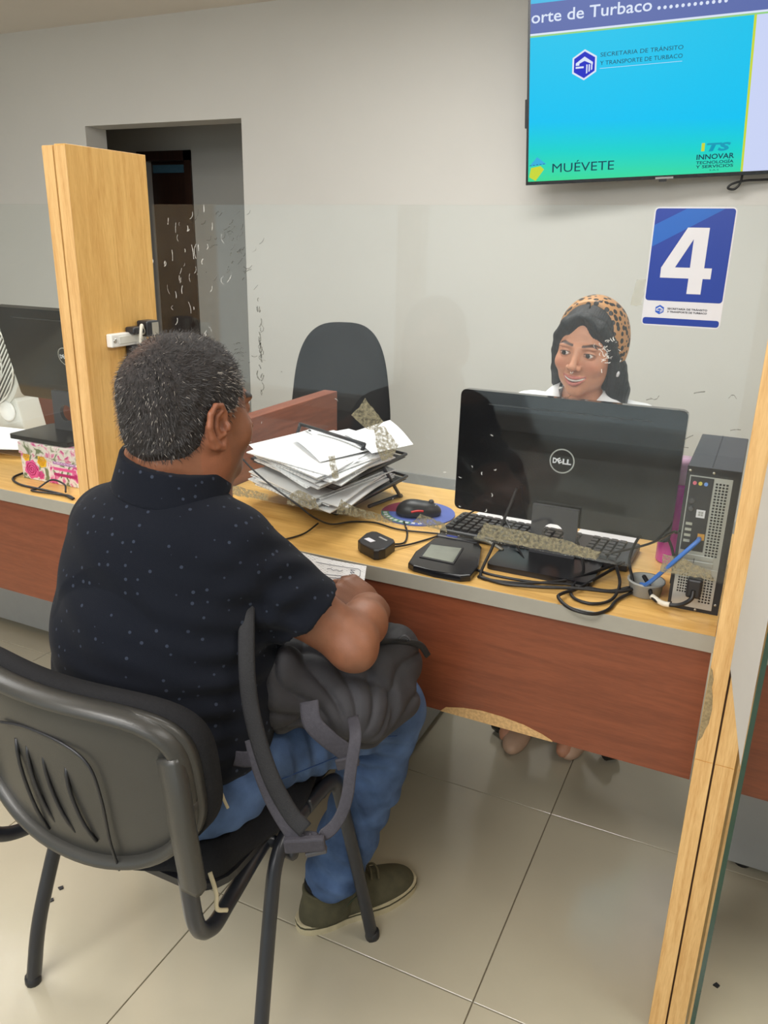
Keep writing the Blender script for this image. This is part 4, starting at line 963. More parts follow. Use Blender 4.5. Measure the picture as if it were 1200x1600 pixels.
# box fan at the frame edge
fan = thing('box_fan', 'off-white plastic desk fan cut off by the left frame edge', 'fan', (-2.42, 1.9, DT))
Tf = Matrix(((1, 0, 0, -2.40), (0, 0, -1, 1.86), (0, 1, 0, 0.985), (0, 0, 0, 1))) 
prism('fan_ring', circle(0.17, 40), -0.09, 0.0, M['off_white'], fan, Tf, 0.006)
prism('fan_hollow', circle(0.150, 40), 0.0005, 0.001, mat('fan_dark', (96, 94, 86), 0.6), fan, Tf)
bm = bmesh.new()
for k in range(-11, 12):
    x = k*0.0125; h = math.sqrt(max(0, 0.152**2-x*x)); a, b = Vector((x, -h, 0.006)), Vector((x, h, 0.006))
    Q = Matrix.Rotation(R(-38), 4, 'Z'); add_tube(bm, [Tf @ (Q @ a), Tf @ (Q @ b)], 0.0026, 6)
for rr in (0.05, 0.10, 0.152): add_tube(bm, [Tf @ Vector((rr*math.cos(2*PI*k/30), rr*math.sin(2*PI*k/30), 0.009)) for k in range(31)], 0.0028, 6)
bm_obj('fan_grille', bm, M['off_white'], fan, True)
prism('fan_base', [(-0.08, -0.235), (0.155, -0.235), (0.13, -0.13), (0.10, -0.09), (-0.10, -0.09)], -0.10, -0.005, M['off_white'], fan, Tf, 0.005)
lathe('fan_dial', [(0.036, 0), (0.036, 0.006), (0.030, 0.009)], (0, 0, 0), M['white_plastic'], fan, 24, T=Tf @ Matrix.Translation((0.085, -0.165, -0.005)))
tag(sheet('document', [(-2.32, 1.50, DT+0.012), (-1.98, 1.62, DT+0.03), (-1.93, 1.86, DT+0.02), (-2.40, 1.84, DT+0.014)], M['paper_blank'], None, 6, 0.003), 'white papers lying on the far left counter in front of the fan', 'paper')
tag(box('desk_phone_adapter', (-1.93, 1.60, DT), (-1.85, 1.68, DT+0.025), M['dark_gray'], None, 0.004), 'small dark gray adapter box left of the flowered box', 'adapter')

# ================================================================== television
tb = Vector((-1.0247, 3.5, 1.6314)); d1 = Vector((0.991, 0.127, 0.044)); d2 = Vector((-0.028, -0.127, 0.991))
TV = frame(tb, d1, d2) @ Matrix.Scale(3.5/3.6, 4)       # x along the screen, y up, z towards the room
tv = thing('television', 'wall-mounted television showing a turquoise transit office slide', 'television', tb)
KS = 3.5/3.6; TW, TH = 1.235, 0.715
box('tv_back', (0, 0, -0.035), (TW, TH, -0.001), M['black_plastic'], tv, 0.004, T=TV)
box('tv_bezel', (-0.002, -0.002, -0.012), (TW+0.002, TH+0.002, 0.0), M['black_semi'], tv, 0.001, T=TV)
box('wall_mount', (0.35, 0.2, -0.10), (0.85, 0.55, -0.035), M['dark_gray'], tv, 0.003, T=TV)
box('side_bulge', (-0.012, 0.22, -0.05), (0.03, 0.33, -0.014), M['black_plastic'], tv, 0.003, T=TV)
def screen_grad():
    m, nt, b = new_mat('slide_background')
    tc = nt.nodes.new('ShaderNodeTexCoord'); sp = nt.nodes.new('ShaderNodeSeparateXYZ'); nt.links.new(tc.outputs['Generated'], sp.inputs[0])
    rp = nt.nodes.new('ShaderNodeValToRGB'); cr = rp.color_ramp
    cr.elements[0].position = 0.0; cr.elements[0].color = (*s2l((62, 222, 150)), 1); cr.elements[1].position = 0.40; cr.elements[1].color = (*s2l((0, 196, 244)), 1)
    e = cr.elements.new(0.2); e.color = (*s2l((20, 212, 205)), 1); e = cr.elements.new(1.0); e.color = (*s2l((24, 196, 236)), 1)
    nt.links.new(sp.outputs[2], rp.inputs[0]); nt.links.new(rp.outputs[0], b.inputs['Emission Color']); b.inputs['Emission Strength'].default_value = 0.76; b.inputs['Specular IOR Level'].default_value = 0.15
    b.inputs['Base Color'].default_value = (0, 0, 0, 1); b.inputs['Roughness'].default_value = 0.35
    return m
scr = prism('screen', [(0.008, 0.012), (0.852, 0.012), (0.836, 0.555), (0.008, 0.555)], 0.0, 0.0008, screen_grad(), tv, TV)
E_ = lambda n, c, s=0.92: emis(n, c, s)
ew = E_('slide_white', (226, 236, 255)); eb = E_('slide_slate', (96, 112, 176)); el = E_('slide_lavender', (206, 216, 250), 0.95); ed = E_('slide_ink', (20, 70, 90), 0.9); ey = E_('slide_yellow', (206, 222, 60)); egr = E_('slide_green_line', (150, 214, 130))
prism('right_panel', [(0.860, 0.012), (TW-0.008, 0.012), (TW-0.008, 0.555), (0.845, 0.555)], 0.0, 0.0009, el, tv, TV)
prism('panel_line', [(0.852, 0.012), (0.860, 0.012), (0.845, 0.555), (0.836, 0.555)], 0.0, 0.0009, ey, tv, TV)
box('band_line', (0.008, 0.549, 0.0009), (TW-0.008, 0.555, 0.0013), egr, tv, T=TV); box('band_line', (0.008, 0.555, 0.0), (TW-0.008, 0.562, 0.0009), ew, tv, T=TV)
box('title_band', (0.008, 0.562, 0.0), (TW-0.008, 0.665, 0.0008), eb, tv, T=TV)
box('top_area', (0.008, 0.665, 0.0), (TW-0.008, TH-0.008, 0.0007), E_('slide_top_blue', (70, 190, 236)), tv, T=TV)
text('title_letters', 'orte de Turbaco', TV, 0.012, 0.470, 0.598, 0.042, ew, tv, z=0.001, bold=0.01, split='letter')
for k in range(12): prism('title_dot', circle(0.0062, 10, 0.496+k*0.0215, 0.604), 0.0009, 0.0014, ew, tv, TV)
eblue = E_('slide_logo_blue', (20, 40, 200))
hexlogo(TV, 0.226, 0.436, 0.047, 0.0016, eblue, ew, tv, ew)
text('slide_letters', 'SECRETARIA DE TRÁNSITO', TV, 0.287, 0.596, 0.459, 0.0150, ed, tv, z=0.001)
text('slide_letters', 'Y TRANSPORTE DE TURBACO', TV, 0.287, 0.596, 0.430, 0.0150, ed, tv, z=0.001)
box('slide_rule', (0.287, 0.418, 0.001), (0.596, 0.4192, 0.0014), ew, tv, T=TV)
text('slide_letters', 'MUÉVETE', TV, 0.110, 0.363, 0.044, 0.036, ed, tv, z=0.001)
prism('slide_emblem', [(0.012, 0.030), (0.04, 0.014), (0.075, 0.058), (0.060, 0.072), (0.02, 0.066)], 0.001, 0.0014, ey, tv, TV)
prism('slide_emblem', [(0.012, 0.072), (0.045, 0.108), (0.085, 0.078), (0.06, 0.076)], 0.001, 0.0014, E_('slide_sky', (60, 180, 230)), tv, TV)
for k in range(5): box('slide_dash', (0.014+k*0.014, 0.0745+0.001*k, 0.0014), (0.022+k*0.014, 0.0765+0.001*k, 0.0018), ed, tv, T=TV)
text('slide_letters', 'TS', TV, 0.715, 0.805, 0.094, 0.028, E_('slide_teal', (20, 160, 190)), tv, z=0.001, bold=0.05, shear=0.2)
box('slide_emblem', (0.697, 0.094, 0.001), (0.709, 0.124, 0.0014), ey, tv, T=TV)
text('slide_letters', 'INNOVAR', TV, 0.682, 0.822, 0.064, 0.019, ed, tv, z=0.001, bold=0.02)
text('slide_letters', 'TECNOLOGÍA', TV, 0.682, 0.822, 0.047, 0.011, ed, tv, z=0.001, bold=0.02)
text('slide_letters', 'Y SERVICIOS', TV, 0.682, 0.822, 0.032, 0.011, ed, tv, z=0.001, bold=0.02)
text('slide_letters', 'S.A.S', TV, 0.735, 0.770, 0.020, 0.006, ed, tv, z=0.001)
box('maker_mark', (0.53, -0.0015, 0.0002), (0.60, 0.006, 0.0006), M['gray_panel'], tv, T=TV); box('sensor_bump', (0.545, -0.012, -0.008), (0.575, -0.002, 0.0), M['black_plastic'], tv, T=TV)
tag(tube('television_cable', [TV @ Vector(p) for p in ((1.05, 0.03, -0.05), (1.0, -0.02, -0.05), (0.88, -0.025, -0.04), (0.83, -0.035, -0.04), (0.815, -0.05, -0.04), (0.84, -0.055, -0.04), (0.86, -0.03, -0.04), (0.865, 0.02, -0.045))], 0.0045, M['cable']), 'black cable loop hanging under the television', 'cable')

# ================================================================== office chairs (behind the counter)
def office_chair(label, loc, az, top=1.095, spin=20):
    t = thing('office_chair', label, 'chair', loc, 'swivel office chairs behind the counter')
    T = heading(loc, az)
    # backrest: rounded panel narrowing to the top
    def bk(name, w0, w1, z0, z1, y0, th, material, bev):
        bm = bmesh.new(); N = 18; V = {}; zc = (z0+z1)/2; hz = (z1-z0)/2
        for s in (0, 1):
            for i in range(N+1):
                for j in range(N+1):
                    u, v = -1+2*i/N, -1+2*j/N; m = max(abs(u), abs(v)); e = 1-m**4
                    q = 3.2; L = ((abs(u)/m)**q+(abs(v)/m)**q)**(1/q) if m > 1e-6 else 1
                    x, z = u/L, v/L; hw = (w0*(1-(z+1)/2)+w1*(z+1)/2)/2
                    dep = y0+0.05*x*x-0.06*((z+1)/2-0.3)-(th*(0.25+0.75*e) if s else 0)
                    V[s, i, j] = bm.verts.new(T @ Vector((x*hw, dep, zc+z*hz)))
        for i in range(N):
            for j in range(N):
                bm.faces.new((V[0, i, j], V[0, i+1, j], V[0, i+1, j+1], V[0, i, j+1])); bm.faces.new((V[1, i, j], V[1, i, j+1], V[1, i+1, j+1], V[1, i+1, j]))
        rim = [(i, 0) for i in range(N)]+[(N, j) for j in range(N)]+[(N-i, N) for i in range(N)]+[(0, N-j) for j in range(N)]
        for k in range(len(rim)):
            a, b2 = rim[k], rim[(k+1) % len(rim)]; bm.faces.new((V[0, a[0], a[1]], V[1, a[0], a[1]], V[1, b2[0], b2[1]], V[0, b2[0], b2[1]]))
        return bm_obj(name, bm, material, t, True)
    bk('backrest', 0.46, 0.34, 0.52, top, -0.24, -0.035, M['fabric_black'], 0); bk('backrest_shell', 0.44, 0.33, 0.53, top-0.01, -0.243, 0.03, M['black_plastic'], 0)
    f = Field((loc[0]-0.35, loc[1]-0.35, 0.38), (loc[0]+0.35, loc[1]+0.35, 0.54), 0.012); f.setF(T)
    f.ell((0, 0, 0.46), (0.26, 0.25, 0.05), 0); f.ell((0, 0.08, 0.455), (0.25, 0.17, 0.045), 0.03); f.setF(None)
    mesh_np('seat', *f.surf(), M['fabric_black'], t)
    lathe('gas_lift', [(0.03, 0.08), (0.03, 0.25), (0.02, 0.25), (0.02, 0.43)], loc, M['black_plastic'], t)
    tube('back_support', [T @ Vector(p) for p in ((0, 0.0, 0.42), (0, -0.2, 0.42), (0, -0.29, 0.48), (0, -0.285, 0.70))], 0.02, M['black_plastic'], t)
    for k in range(5):
        a = R(72*k+spin); e = T @ Vector((0.27*math.cos(a), 0.27*math.sin(a), 0.075))
        sp = tube('base_arm', [T @ Vector((0, 0, 0.10)), e], 0.018, M['black_plastic'], t, 8, 1)
        tube('caster', [e+Vector((0.02*math.sin(a), -0.02*math.cos(a), -0.048)), e+Vector((-0.02*math.sin(a), 0.02*math.cos(a), -0.048))], 0.027, M['black_semi'], sp, 16, 1, smooth=False)
    return t
office_chair('empty black office chair seen through the acrylic behind the letter tray', (-1.49, 2.70, 0), 156, 1.075)
office_chair('black office chair the smiling woman sits on, hidden behind the monitor', (-0.40, 2.24, 0), 180, 0.9, 130.5)

# small things on the floor
for k, (x, y, lab) in enumerate(((-1.247, 0.973, 'tiny dark crumb on the floor left of the visitor chair, farther one'), (-1.239, 0.938, 'tiny dark crumb on the floor left of the visitor chair, nearer one'), (0.108, 1.377, 'tiny dark crumb on the floor at the lower right, beyond the green glass edge'))):
    tag(prism('crumb', [(x-0.006, y-0.003), (x+0.003, y-0.006), (x+0.007, y+0.001), (x, y+0.006)], 0.0, 0.003, M['black_plastic']), lab, 'crumb')
# ================================================================== visitor chair
vc = thing('visitor_chair', 'black fabric visitor chair with a ribbed plastic back, under the seated man', 'chair', (-0.85, 0.95, 0))
RX, LX = -0.615, -1.065
def leg(nm, pts, r=0.0125, par=vc):
    P = spline(pts, 7); return tube(nm, P, r, M['frame_black'], par, 10, raw=True, flat=(0.012, 0.0165), hint=(1, 0.1, 0))
for side, s in ((1, 1), (-1, -1)):
    X = lambda o: (RX+o) if s > 0 else (LX-o)
    leg('leg', [(X(0.045), 0.752 if s > 0 else 0.775, 0.0), (X(0.03), 0.80, 0.15), (X(0.012), 0.865, 0.34), (X(0.005), 0.895, 0.405), (X(0.0), 0.94, 0.432), (X(0.0), 1.0, 0.437)])
    leg('leg', [(X(0.0), 1.0, 0.437), (X(0.0), 1.07, 0.435), (X(0.003), 1.105, 0.42), (X(0.010), 1.117, 0.37), (X(0.022), 1.130, 0.28), (X(0.040), 1.153, 0.13), (X(0.055), 1.172, 0.0)])
    lathe('foot_cap', [(0.0150, 0), (0.0155, 0.003), (0.0150, 0.016), (0.012, 0.018)], (X(0.045), 0.752 if s > 0 else 0.775, 0), M['black_plastic'], vc, 12)
    lathe('foot_cap', [(0.0150, 0), (0.0155, 0.003), (0.0150, 0.016), (0.012, 0.018)], (X(0.055), 1.172, 0), M['black_plastic'], vc, 12)
    tube('back_support', [(X(-0.035), 1.0, 0.425), (X(-0.03), 0.90, 0.415), (X(-0.02), 0.80, 0.40), (X(-0.006), 0.735, 0.41), (X(0.0), 0.695, 0.455), (X(0.002), 0.680, 0.56)], 0.013, M['frame_black'], vc, 10, 8)
    lathe('bolt', [(0.011, 0), (0.012, 0.02), (0.008, 0.024)], (0, 0, 0), M['black_plastic'], vc, 12, T=frame((X(0.0), 0.93, 0.40), (0, 1, 0), (0, 0, 1) if s > 0 else (0, 0, -1)))
tube('cross_bar', [(LX, 0.92, 0.42), (RX, 0.92, 0.42)], 0.011, M['frame_black'], vc, 8, 1); tube('cross_bar', [(LX, 1.07, 0.42), (RX, 1.07, 0.42)], 0.011, M['frame_black'], vc, 8, 1)
f = Field((-1.12, 0.68, 0.40), (-0.56, 1.22, 0.53), 0.006)
for (a, b) in (((-1.02, 0.80), (-0.68, 0.80)), ((-1.03, 1.10), (-0.67, 1.10))): f.cap((a[0], a[1], 0.468), (b[0], b[1], 0.468), 0.026, 0.026, 0.03)
f.cap((-1.035, 0.80, 0.468), (-1.035, 1.12, 0.468), 0.024, 0.024, 0.03); f.cap((-0.662, 0.80, 0.468), (-0.662, 1.12, 0.468), 0.024, 0.024, 0.03)
f.ell((-0.85, 0.95, 0.468), (0.25, 0.24, 0.036), 0.03); f.plane((0, 0, 0.447), (0, 0, -1), 0.006)
mesh_np('seat', *f.surf(), M['fabric_black'], vc)
prism('seat_pan', round_rect(0.44, 0.40, 0.06, 5, -0.85, 0.955), 0.437, 0.450, M['black_plastic'], vc)
# backrest: padded front, moulded shell behind
def back_pt(u, v, off):
    """u,v in -1..1; off metres behind the padding plane (towards -Y)"""
    n = 4.5 if v > 0 else 2.3
    hw = 0.218
    # squircle mapping
    m = max(abs(u), abs(v)); 
    if m < 1e-6: x, z = 0, 0
    else:
        L = (abs(u/m)**n+abs(v/m)**n)**(1/n); x, z = u/L, v/L
    zc = 0.685; hz = 0.142 if z > 0 else 0.152
    X = x*hw; Z = zc+z*hz
    Y = 0.668+0.045*x*x-0.10*(Z-0.62)*(1.0)-off
    return (-0.805+X, Y, Z)
def back_layer(name, sc, o0, o1, material, dome=0.0):
    bm = bmesh.new(); N = 22; V = {}
    for s, off in ((0, o0), (1, o1)):
        for i in range(N+1):
            for j in range(N+1):
                u, v = -1+2*i/N, -1+2*j/N; m = max(abs(u), abs(v)); e = 1-m**4
                V[s, i, j] = bm.verts.new(back_pt(u*sc, v*sc, off+(dome*e if s else 0)))
    for i in range(N):
        for j in range(N):
            bm.faces.new((V[0, i, j], V[0, i+1, j], V[0, i+1, j+1], V[0, i, j+1])); bm.faces.new((V[1, i, j], V[1, i, j+1], V[1, i+1, j+1], V[1, i+1, j]))
    rim = [(i, 0) for i in range(N)]+[(N, j) for j in range(N)]+[(N-i, N) for i in range(N)]+[(0, N-j) for j in range(N)]
    for k in range(len(rim)):
        a, b = rim[k], rim[(k+1) % len(rim)]; bm.faces.new((V[0, a[0], a[1]], V[1, a[0], a[1]], V[1, b[0], b[1]], V[0, b[0], b[1]]))
    return bm_obj(name, bm, material, vc, True)
back_layer('back_pad', 1.0, 0.0, -0.030, M['fabric_black'], -0.012)
sh = back_layer('back_shell', 0.99, 0.001, 0.014, M['shell'], 0.012)
rimp = []
for k in range(73):
    a = 2*PI*k/72; u, v = math.cos(a), math.sin(a); m = max(abs(u), abs(v)); rimp.append(back_pt(u/m*0.93, v/m*0.93, 0.016))
bm = bmesh.new(); add_tube(bm, rimp, 0.016, 10, flat=(0.018, 0.011), hint=(0, 1, 0)) ; bm_obj('shell_rim', bm, M['shell'], vc, True)
def shell_at(X, Z, off): x = X+0.805; return (X, 0.668+0.045*x*x-0.10*(Z-0.62)-off, Z)
for (xa, xb, za, zb) in ((-0.841, -0.822, 0.728, 0.594), (-0.811, -0.784, 0.724, 0.590), (-0.771, -0.745, 0.716, 0.588), (-0.862, -0.842, 0.730, 0.570)):
    tube('rib_groove', [shell_at(xa+(xb-xa)*t**1.8, za+(zb-za)*t, 0.0285-0.007*abs(2*t-1)**3) for t in [i/8 for i in range(9)]], 0.0030, M['black_plastic'], sh, 6, raw=True)
tube('shell_crease', [shell_at(*q) for q in ((-0.885, 0.752, 0.024), (-0.83, 0.762, 0.025), (-0.76, 0.757, 0.026), (-0.722, 0.735, 0.026), (-0.712, 0.68, 0.026), (-0.714, 0.60, 0.025), (-0.714, 0.545, 0.020))], 0.0022, M['black_plastic'], sh, 6)
for s in (-1, 1):
    strap('side_cover', [(-0.805+s*0.190, 0.668, 0.760), (-0.805+s*0.203, 0.662, 0.715), (-0.805+s*0.209, 0.661, 0.660), (-0.805+s*0.210, 0.667, 0.600), (-0.805+s*0.209, 0.674, 0.550)], 0.034, 0.024, M['shell'], vc, (1, 0, 0), 6)
tube('torn_trim', [(-0.618, 0.735, 0.515), (-0.603, 0.728, 0.49), (-0.598, 0.722, 0.468), (-0.590, 0.735, 0.457)], 0.0035, M['sole'], vc, 6)

# ================================================================== the seated man
SKIN = np.array(s2l((128, 82, 58))); SKIN_D = np.array(s2l((96, 64, 48)))
HM = heading((-0.785, 0.957, 1.145), 17, -2, 0) @ Matrix.Scale(1.0, 4)   # head frame (head centre)
Rs, Ls = (-0.692, 0.918, 0.947), (-0.955, 0.945, 0.935)
Re, Rw = (-0.540, 1.020, 0.783), (-0.574, 1.192, 0.750)
Le, Lw = (-1.03, 1.12, 0.77), (-0.80, 1.235, 0.735)
f = Field((-1.10, 0.80, 0.70), (-0.45, 1.34, 1.30), 0.0026)
f.setF(HM)
# skull and face
f.ell((0, -0.014, 0.030), (0.0745, 0.096, 0.084), 0)
f.ell((0, 0.022, -0.020), (0.064, 0.070, 0.088), 0.02)
f.ell((0, 0.020, -0.070), (0.056, 0.058, 0.045), 0.025)
f.ell((0, 0.068, -0.098), (0.024, 0.020, 0.018), 0.025)
for s in (-1, 1):
    f.ell((s*0.040, 0.058, -0.030), (0.026, 0.022, 0.026), 0.02)
    f.ell((s*0.026, 0.081, 0.020), (0.019, 0.010, 0.008), 0.014)
    f.ell((s*0.050, 0.005, -0.070), (0.016, 0.032, 0.028), 0.025)
    f.ell((s*0.031, 0.096, 0.002), (0.017, 0.012, 0.011), 0.012, 's')
    f.ell((s*0.030, 0.0755, 0.002), (0.0150, 0.0132, 0.0124), 0.003); f.ell((s*0.030, 0.0915, 0.0015), (0.0125, 0.011, 0.0045), 0.0015, 's')
    # ear: rim, inner ridge, lobe and a hollow
    f.ell((s*0.0745, -0.006, -0.012), (0.007, 0.018, 0.030), 0.006)
    rim = [(0.010, -0.006), (0.011, 0.012), (0.003, 0.024), (-0.010, 0.026), (-0.021, 0.015), (-0.024, -0.003), (-0.018, -0.020), (-0.008, -0.034), (0.003, -0.038), (0.008, -0.028)]
    rx = lambda y: s*(0.079-0.30*y if y < 0.004 else 0.076)
    f.chain([(rx(y), y-0.002, z-0.004) for y, z in rim], [0.0040, 0.0042, 0.0044, 0.0046, 0.0048, 0.0048, 0.0046, 0.0062, 0.0062, 0.0045], 0.003, 0.002)
    f.chain([(s*0.081, y, z) for y, z in ((0.0, 0.012), (-0.010, 0.006), (-0.012, -0.010), (-0.006, -0.024), (0.004, -0.022))], [0.003, 0.004, 0.004, 0.004, 0.003], 0.003, 0.003)
    f.ell((s*0.084, 0.000, -0.009), (0.010, 0.0075, 0.012), 0.002, 's')
    f.ell((s*0.080, 0.010, -0.012), (0.006, 0.004, 0.007), 0.003)
f.cap((0, 0.084, 0.012), (0, 0.102, -0.024), 0.007, 0.010, 0.012)
f.ell((0, 0.103, -0.028), (0.012, 0.010, 0.0095), 0.006)
for s in (-1, 1): f.ell((s*0.014, 0.099, -0.031), (0.009, 0.010, 0.008), 0.005)
f.cap((-0.022, 0.080, -0.060), (0.022, 0.080, -0.060), 0.006, 0.006, 0.006); f.ell((0, 0.088, -0.057), (0.02, 0.008, 0.005), 0.005); f.ell((0, 0.087, -0.068), (0.017, 0.008, 0.006), 0.005)
f.ell((0, 0.094, -0.062), (0.022, 0.008, 0.0014), 0.002, 's')
# nape fold and neck
f.setF(None)
W = lambda p: tuple(HM @ Vector(p))
f.cap(W((0, -0.022, -0.045)), (-0.800, 0.925, 0.975), 0.062, 0.068, 0.03)
f.cap(W((0, 0.01, -0.06)), (-0.795, 0.95, 0.975), 0.050, 0.056, 0.03)
f.ell(W((0, -0.070, -0.060)), (0.048, 0.024, 0.018), 0.025)
# torso core (under the shirt), shoulders, arms
f.ell((-0.81, 0.925, 0.84), (0.155, 0.095, 0.20), 0.05)
f.cap((-0.81, 0.925, 0.975), Rs, 0.050, 0.048, 0.03); f.cap((-0.81, 0.925, 0.975), Ls, 0.050, 0.048, 0.03)
f.chain([Rs, (-0.622, 0.978, 0.855), Re], [0.050, 0.047, 0.042], 0.03)
f.chain([Ls, (-1.015, 1.045, 0.870), Le], [0.050, 0.047, 0.042], 0.03)
f.chain([Re, (-0.545, 1.080, 0.785), (-0.565, 1.140, 0.774), Rw], [0.037, 0.038, 0.032, 0.026], 0.02)
f.ell((-0.520, 1.008, 0.775), (0.031, 0.031, 0.034), 0.03)
f.chain([Le, (-0.96, 1.17, 0.765), Lw], [0.042, 0.042, 0.027], 0.02)
def hand(f, o, fwd, upv, side, curl, spread=0.0, k=0.008, thumb=((0.030, 0.020, -0.012), (0.044, 0.048, -0.022), (0.034, 0.070, -0.030)), size=1.0):
    """o wrist, fwd towards the knuckles, upv back of hand, side=+1 when the thumb lies on local +x"""
    y = Vector(fwd).normalized(); z = Vector(upv); z = (z-z.dot(y)*y).normalized(); x = y.cross(z)*side
    T = Matrix(((x.x, y.x, z.x, o[0]), (x.y, y.y, z.y, o[1]), (x.z, y.z, z.z, o[2]), (0, 0, 0, 1)))
    q = lambda p: tuple(T @ (Vector(p)*size))
    f.setF(T)
    S = size
    f.ell((0.0, 0.045*S, 0), (0.040*S, 0.050*S, 0.017*S), k*2)
    for i, (bx, by, L) in enumerate(((0.029, 0.080, 0.088), (0.0095, 0.086, 0.097), (-0.0105, 0.083, 0.090), (-0.029, 0.074, 0.072))):
        c = R(curl[i]); pts = [(bx*0.8, 0.04, 0), (bx, by, 0.002)]; a = 0; p = Vector(pts[1]); dirx = spread*(bx/0.03)
        for j, (fr, cc) in enumerate(((0.45, 0.75), (0.32, 1.2), (0.23, 0.8))):
            a += c*cc; L_ = L*fr*0.95
            p = p+Vector((dirx*L_, math.cos(a)*L_, -math.sin(a)*L_)); pts.append(tuple(p))
        rr = (0.0115, 0.0100, 0.0092, 0.0085, 0.0075)
        for j in range(4): f.cap(tuple(Vector(pts[j])*S), tuple(Vector(pts[j+1])*S), rr[j]*S, rr[j+1]*S, 0.010 if j == 0 else 0.0025)
    th = [(0.022, 0.012, -0.004)]+list(thumb); rt_ = (0.017, 0.0135, 0.0115, 0.0095)
    for j in range(3): f.cap(tuple(Vector(th[j])*S), tuple(Vector(th[j+1])*S), rt_[j]*S, rt_[j+1]*S, 0.010 if j == 0 else 0.003)
    f.setF(None); return T
# right hand: back up, fingers closed over the edge of the paper, thumb towards the body centre (his left)
RHT = hand(f, Rw, (-0.72, -0.10, 0.42), (0.35, -0.45, 0.85), -1, (60, 68, 74, 80), 0.0, thumb=((0.036, 0.030, -0.016), (0.046, 0.058, -0.030), (0.030, 0.076, -0.040)), size=0.95)
LHT = hand(f, Lw, (1.0, 0.35, 0.0), (0.0, -0.2, 1.0), 1, (40, 42, 46, 50))
V, F_ = f.surf()
# coarse hidden lower body joined to the same figure
g = Field((-1.12, 0.76, 0.04), (-0.48, 1.45, 0.76), 0.011)
g.ell((-0.82, 0.90, 0.66), (0.15, 0.10, 0.16), 0); g.ell((-0.82, 0.90, 0.56), (0.16, 0.11, 0.09), 0.05)
Rk, Ra = (-0.565, 1.245, 0.515), (-0.665, 1.180, 0.10)
Lk, La = (-1.005, 1.27, 0.515), (-1.03, 1.30, 0.10)
for hp, kn, an in (((-0.735, 0.92, 0.56), Rk, Ra), ((-0.91, 0.92, 0.56), Lk, La)):
    g.chain([hp, kn], [0.070, 0.042], 0.03); g.chain([kn, ((kn[0]+an[0])/2, (kn[1]+an[1])/2+0.005, 0.33), an], [0.042, 0.040, 0.033], 0.02)
V2, F2 = g.surf()
Vall = np.concatenate([V, V2]); Fall = np.concatenate([F_, F2+len(V)])
HMi = np.array(HM.inverted())
def man_col(P):
    L = P@HMi[:3, :3].T+HMi[:3, 3]; c = np.tile(SKIN, (len(P), 1)); n = waves(P, 3, 0.06, 60)
    c = c*(1+n[:, None])
    head = (L[:, 2] > -0.14) & (P[:, 2] > 1.0)
    beard = ss(L[:, 1], 0.0, 0.05)*ss(-L[:, 2], 0.035, 0.065)*head
    c = c*(1-0.32*beard[:, None])
    lips = ((np.abs(L[:, 0]) < 0.024) & (L[:, 1] > 0.078) & (np.abs(L[:, 2]+0.062) < 0.011) & head)
    c[lips] = np.array(s2l((140, 84, 70)))
    ear = ((np.abs(L[:, 0]) > 0.068) & (np.abs(L[:, 1]+0.008) < 0.03) & head); c[ear] *= np.array([1.12, 1.02, 0.98])
    brow = ((np.abs(np.abs(L[:, 0])-0.030) < 0.019) & (L[:, 1] > 0.072) & (np.abs(L[:, 2]-0.0235-0.06*(0.03-np.abs(np.abs(L[:, 0])-0.03))) < 0.005) & head)
    c[brow] = np.array(s2l((40, 30, 26)))
    # forearm and hand hair tone
    fa = ss(P[:, 1], 1.10, 1.16)*(P[:, 2] > 0.72)*(P[:, 0] > -0.66); 
    c = c*(1-0.22*fa[:, None])
    return c
def man_disp(P, n):
    return waves(P, 8, 0.0006, 110)
man = mesh_np('person', Vall, Fall, M['skin'], None, man_col, man_disp)
tag(man, 'seated man in a dark dotted polo shirt and jeans seen from behind, holding a paper', 'person')
for s in (-1, 1):
    e = lathe('eye', [(0.0125*math.sin(R(a)), 0.0125*math.cos(R(a))) for a in range(0, 181, 15)], (0, 0, 0), M['eye_white'], man, 16, T=HM @ Matrix.Translation((s*0.030, 0.0745, 0.002)))
    lathe('iris', [(0.0, 0.0128), (0.0055, 0.0118)], (0, 0, 0), M['iris'], e, 16, T=HM @ Matrix.Translation((s*0.030, 0.0745, 0.002)) @ Matrix.Rotation(R(-90), 4, 'X'))
# hair: close-cropped cap with individual short hairs
f = Field((-0.94, 0.80, 1.02), (-0.66, 1.12, 1.30), 0.0026); f.setF(HM)
f.ell((0, -0.0150, 0.032), (0.0785, 0.1005, 0.0875), 0); f.ell((0, -0.045, -0.028), (0.068, 0.060, 0.064), 0.03)
f.plane((0, 0.066, 0.045), (0, 1, 0.10), 0.004)
for s in (-1, 1):
    f.ell((s*0.098, 0.004, -0.044), (0.052, 0.028, 0.058), 0.008, 's')
    f.ell((s*0.092, 0.062, -0.018), (0.040, 0.034, 0.066), 0.006, 's')
f.ell((0, 0.105, -0.03), (0.09, 0.085, 0.062), 0.004, 's')
f.plane((0, -0.06, -0.074), (0, 0.25, -1), 0.030)
f.setF(None)
Vh, Fh = f.surf()
def hair_col(P):
    L = P@HMi[:3, :3].T+HMi[:3, 3]
    c = np.tile(np.array(s2l((34, 29, 28))), (len(P), 1))
    crown = np.exp(-(((L[:, 0]+0.012)/0.020)**2+((L[:, 1]+0.075)/0.024)**2)*1.0)*(L[:, 2] > 0.03)
    c = c*(1-crown[:, None]*0.6)+np.array(s2l((104, 76, 60)))*crown[:, None]*0.6
    low = ss(-L[:, 2], 0.048, 0.074); c = c*(1-low[:, None]*0.55)+SKIN_D*low[:, None]*0.55
    g = 0.5+0.5*np.sin(L@np.array([900., 300., 130.])+3*np.sin(L@np.array([200, 400., 90.])))
    return c*(0.75+0.5*g[:, None])
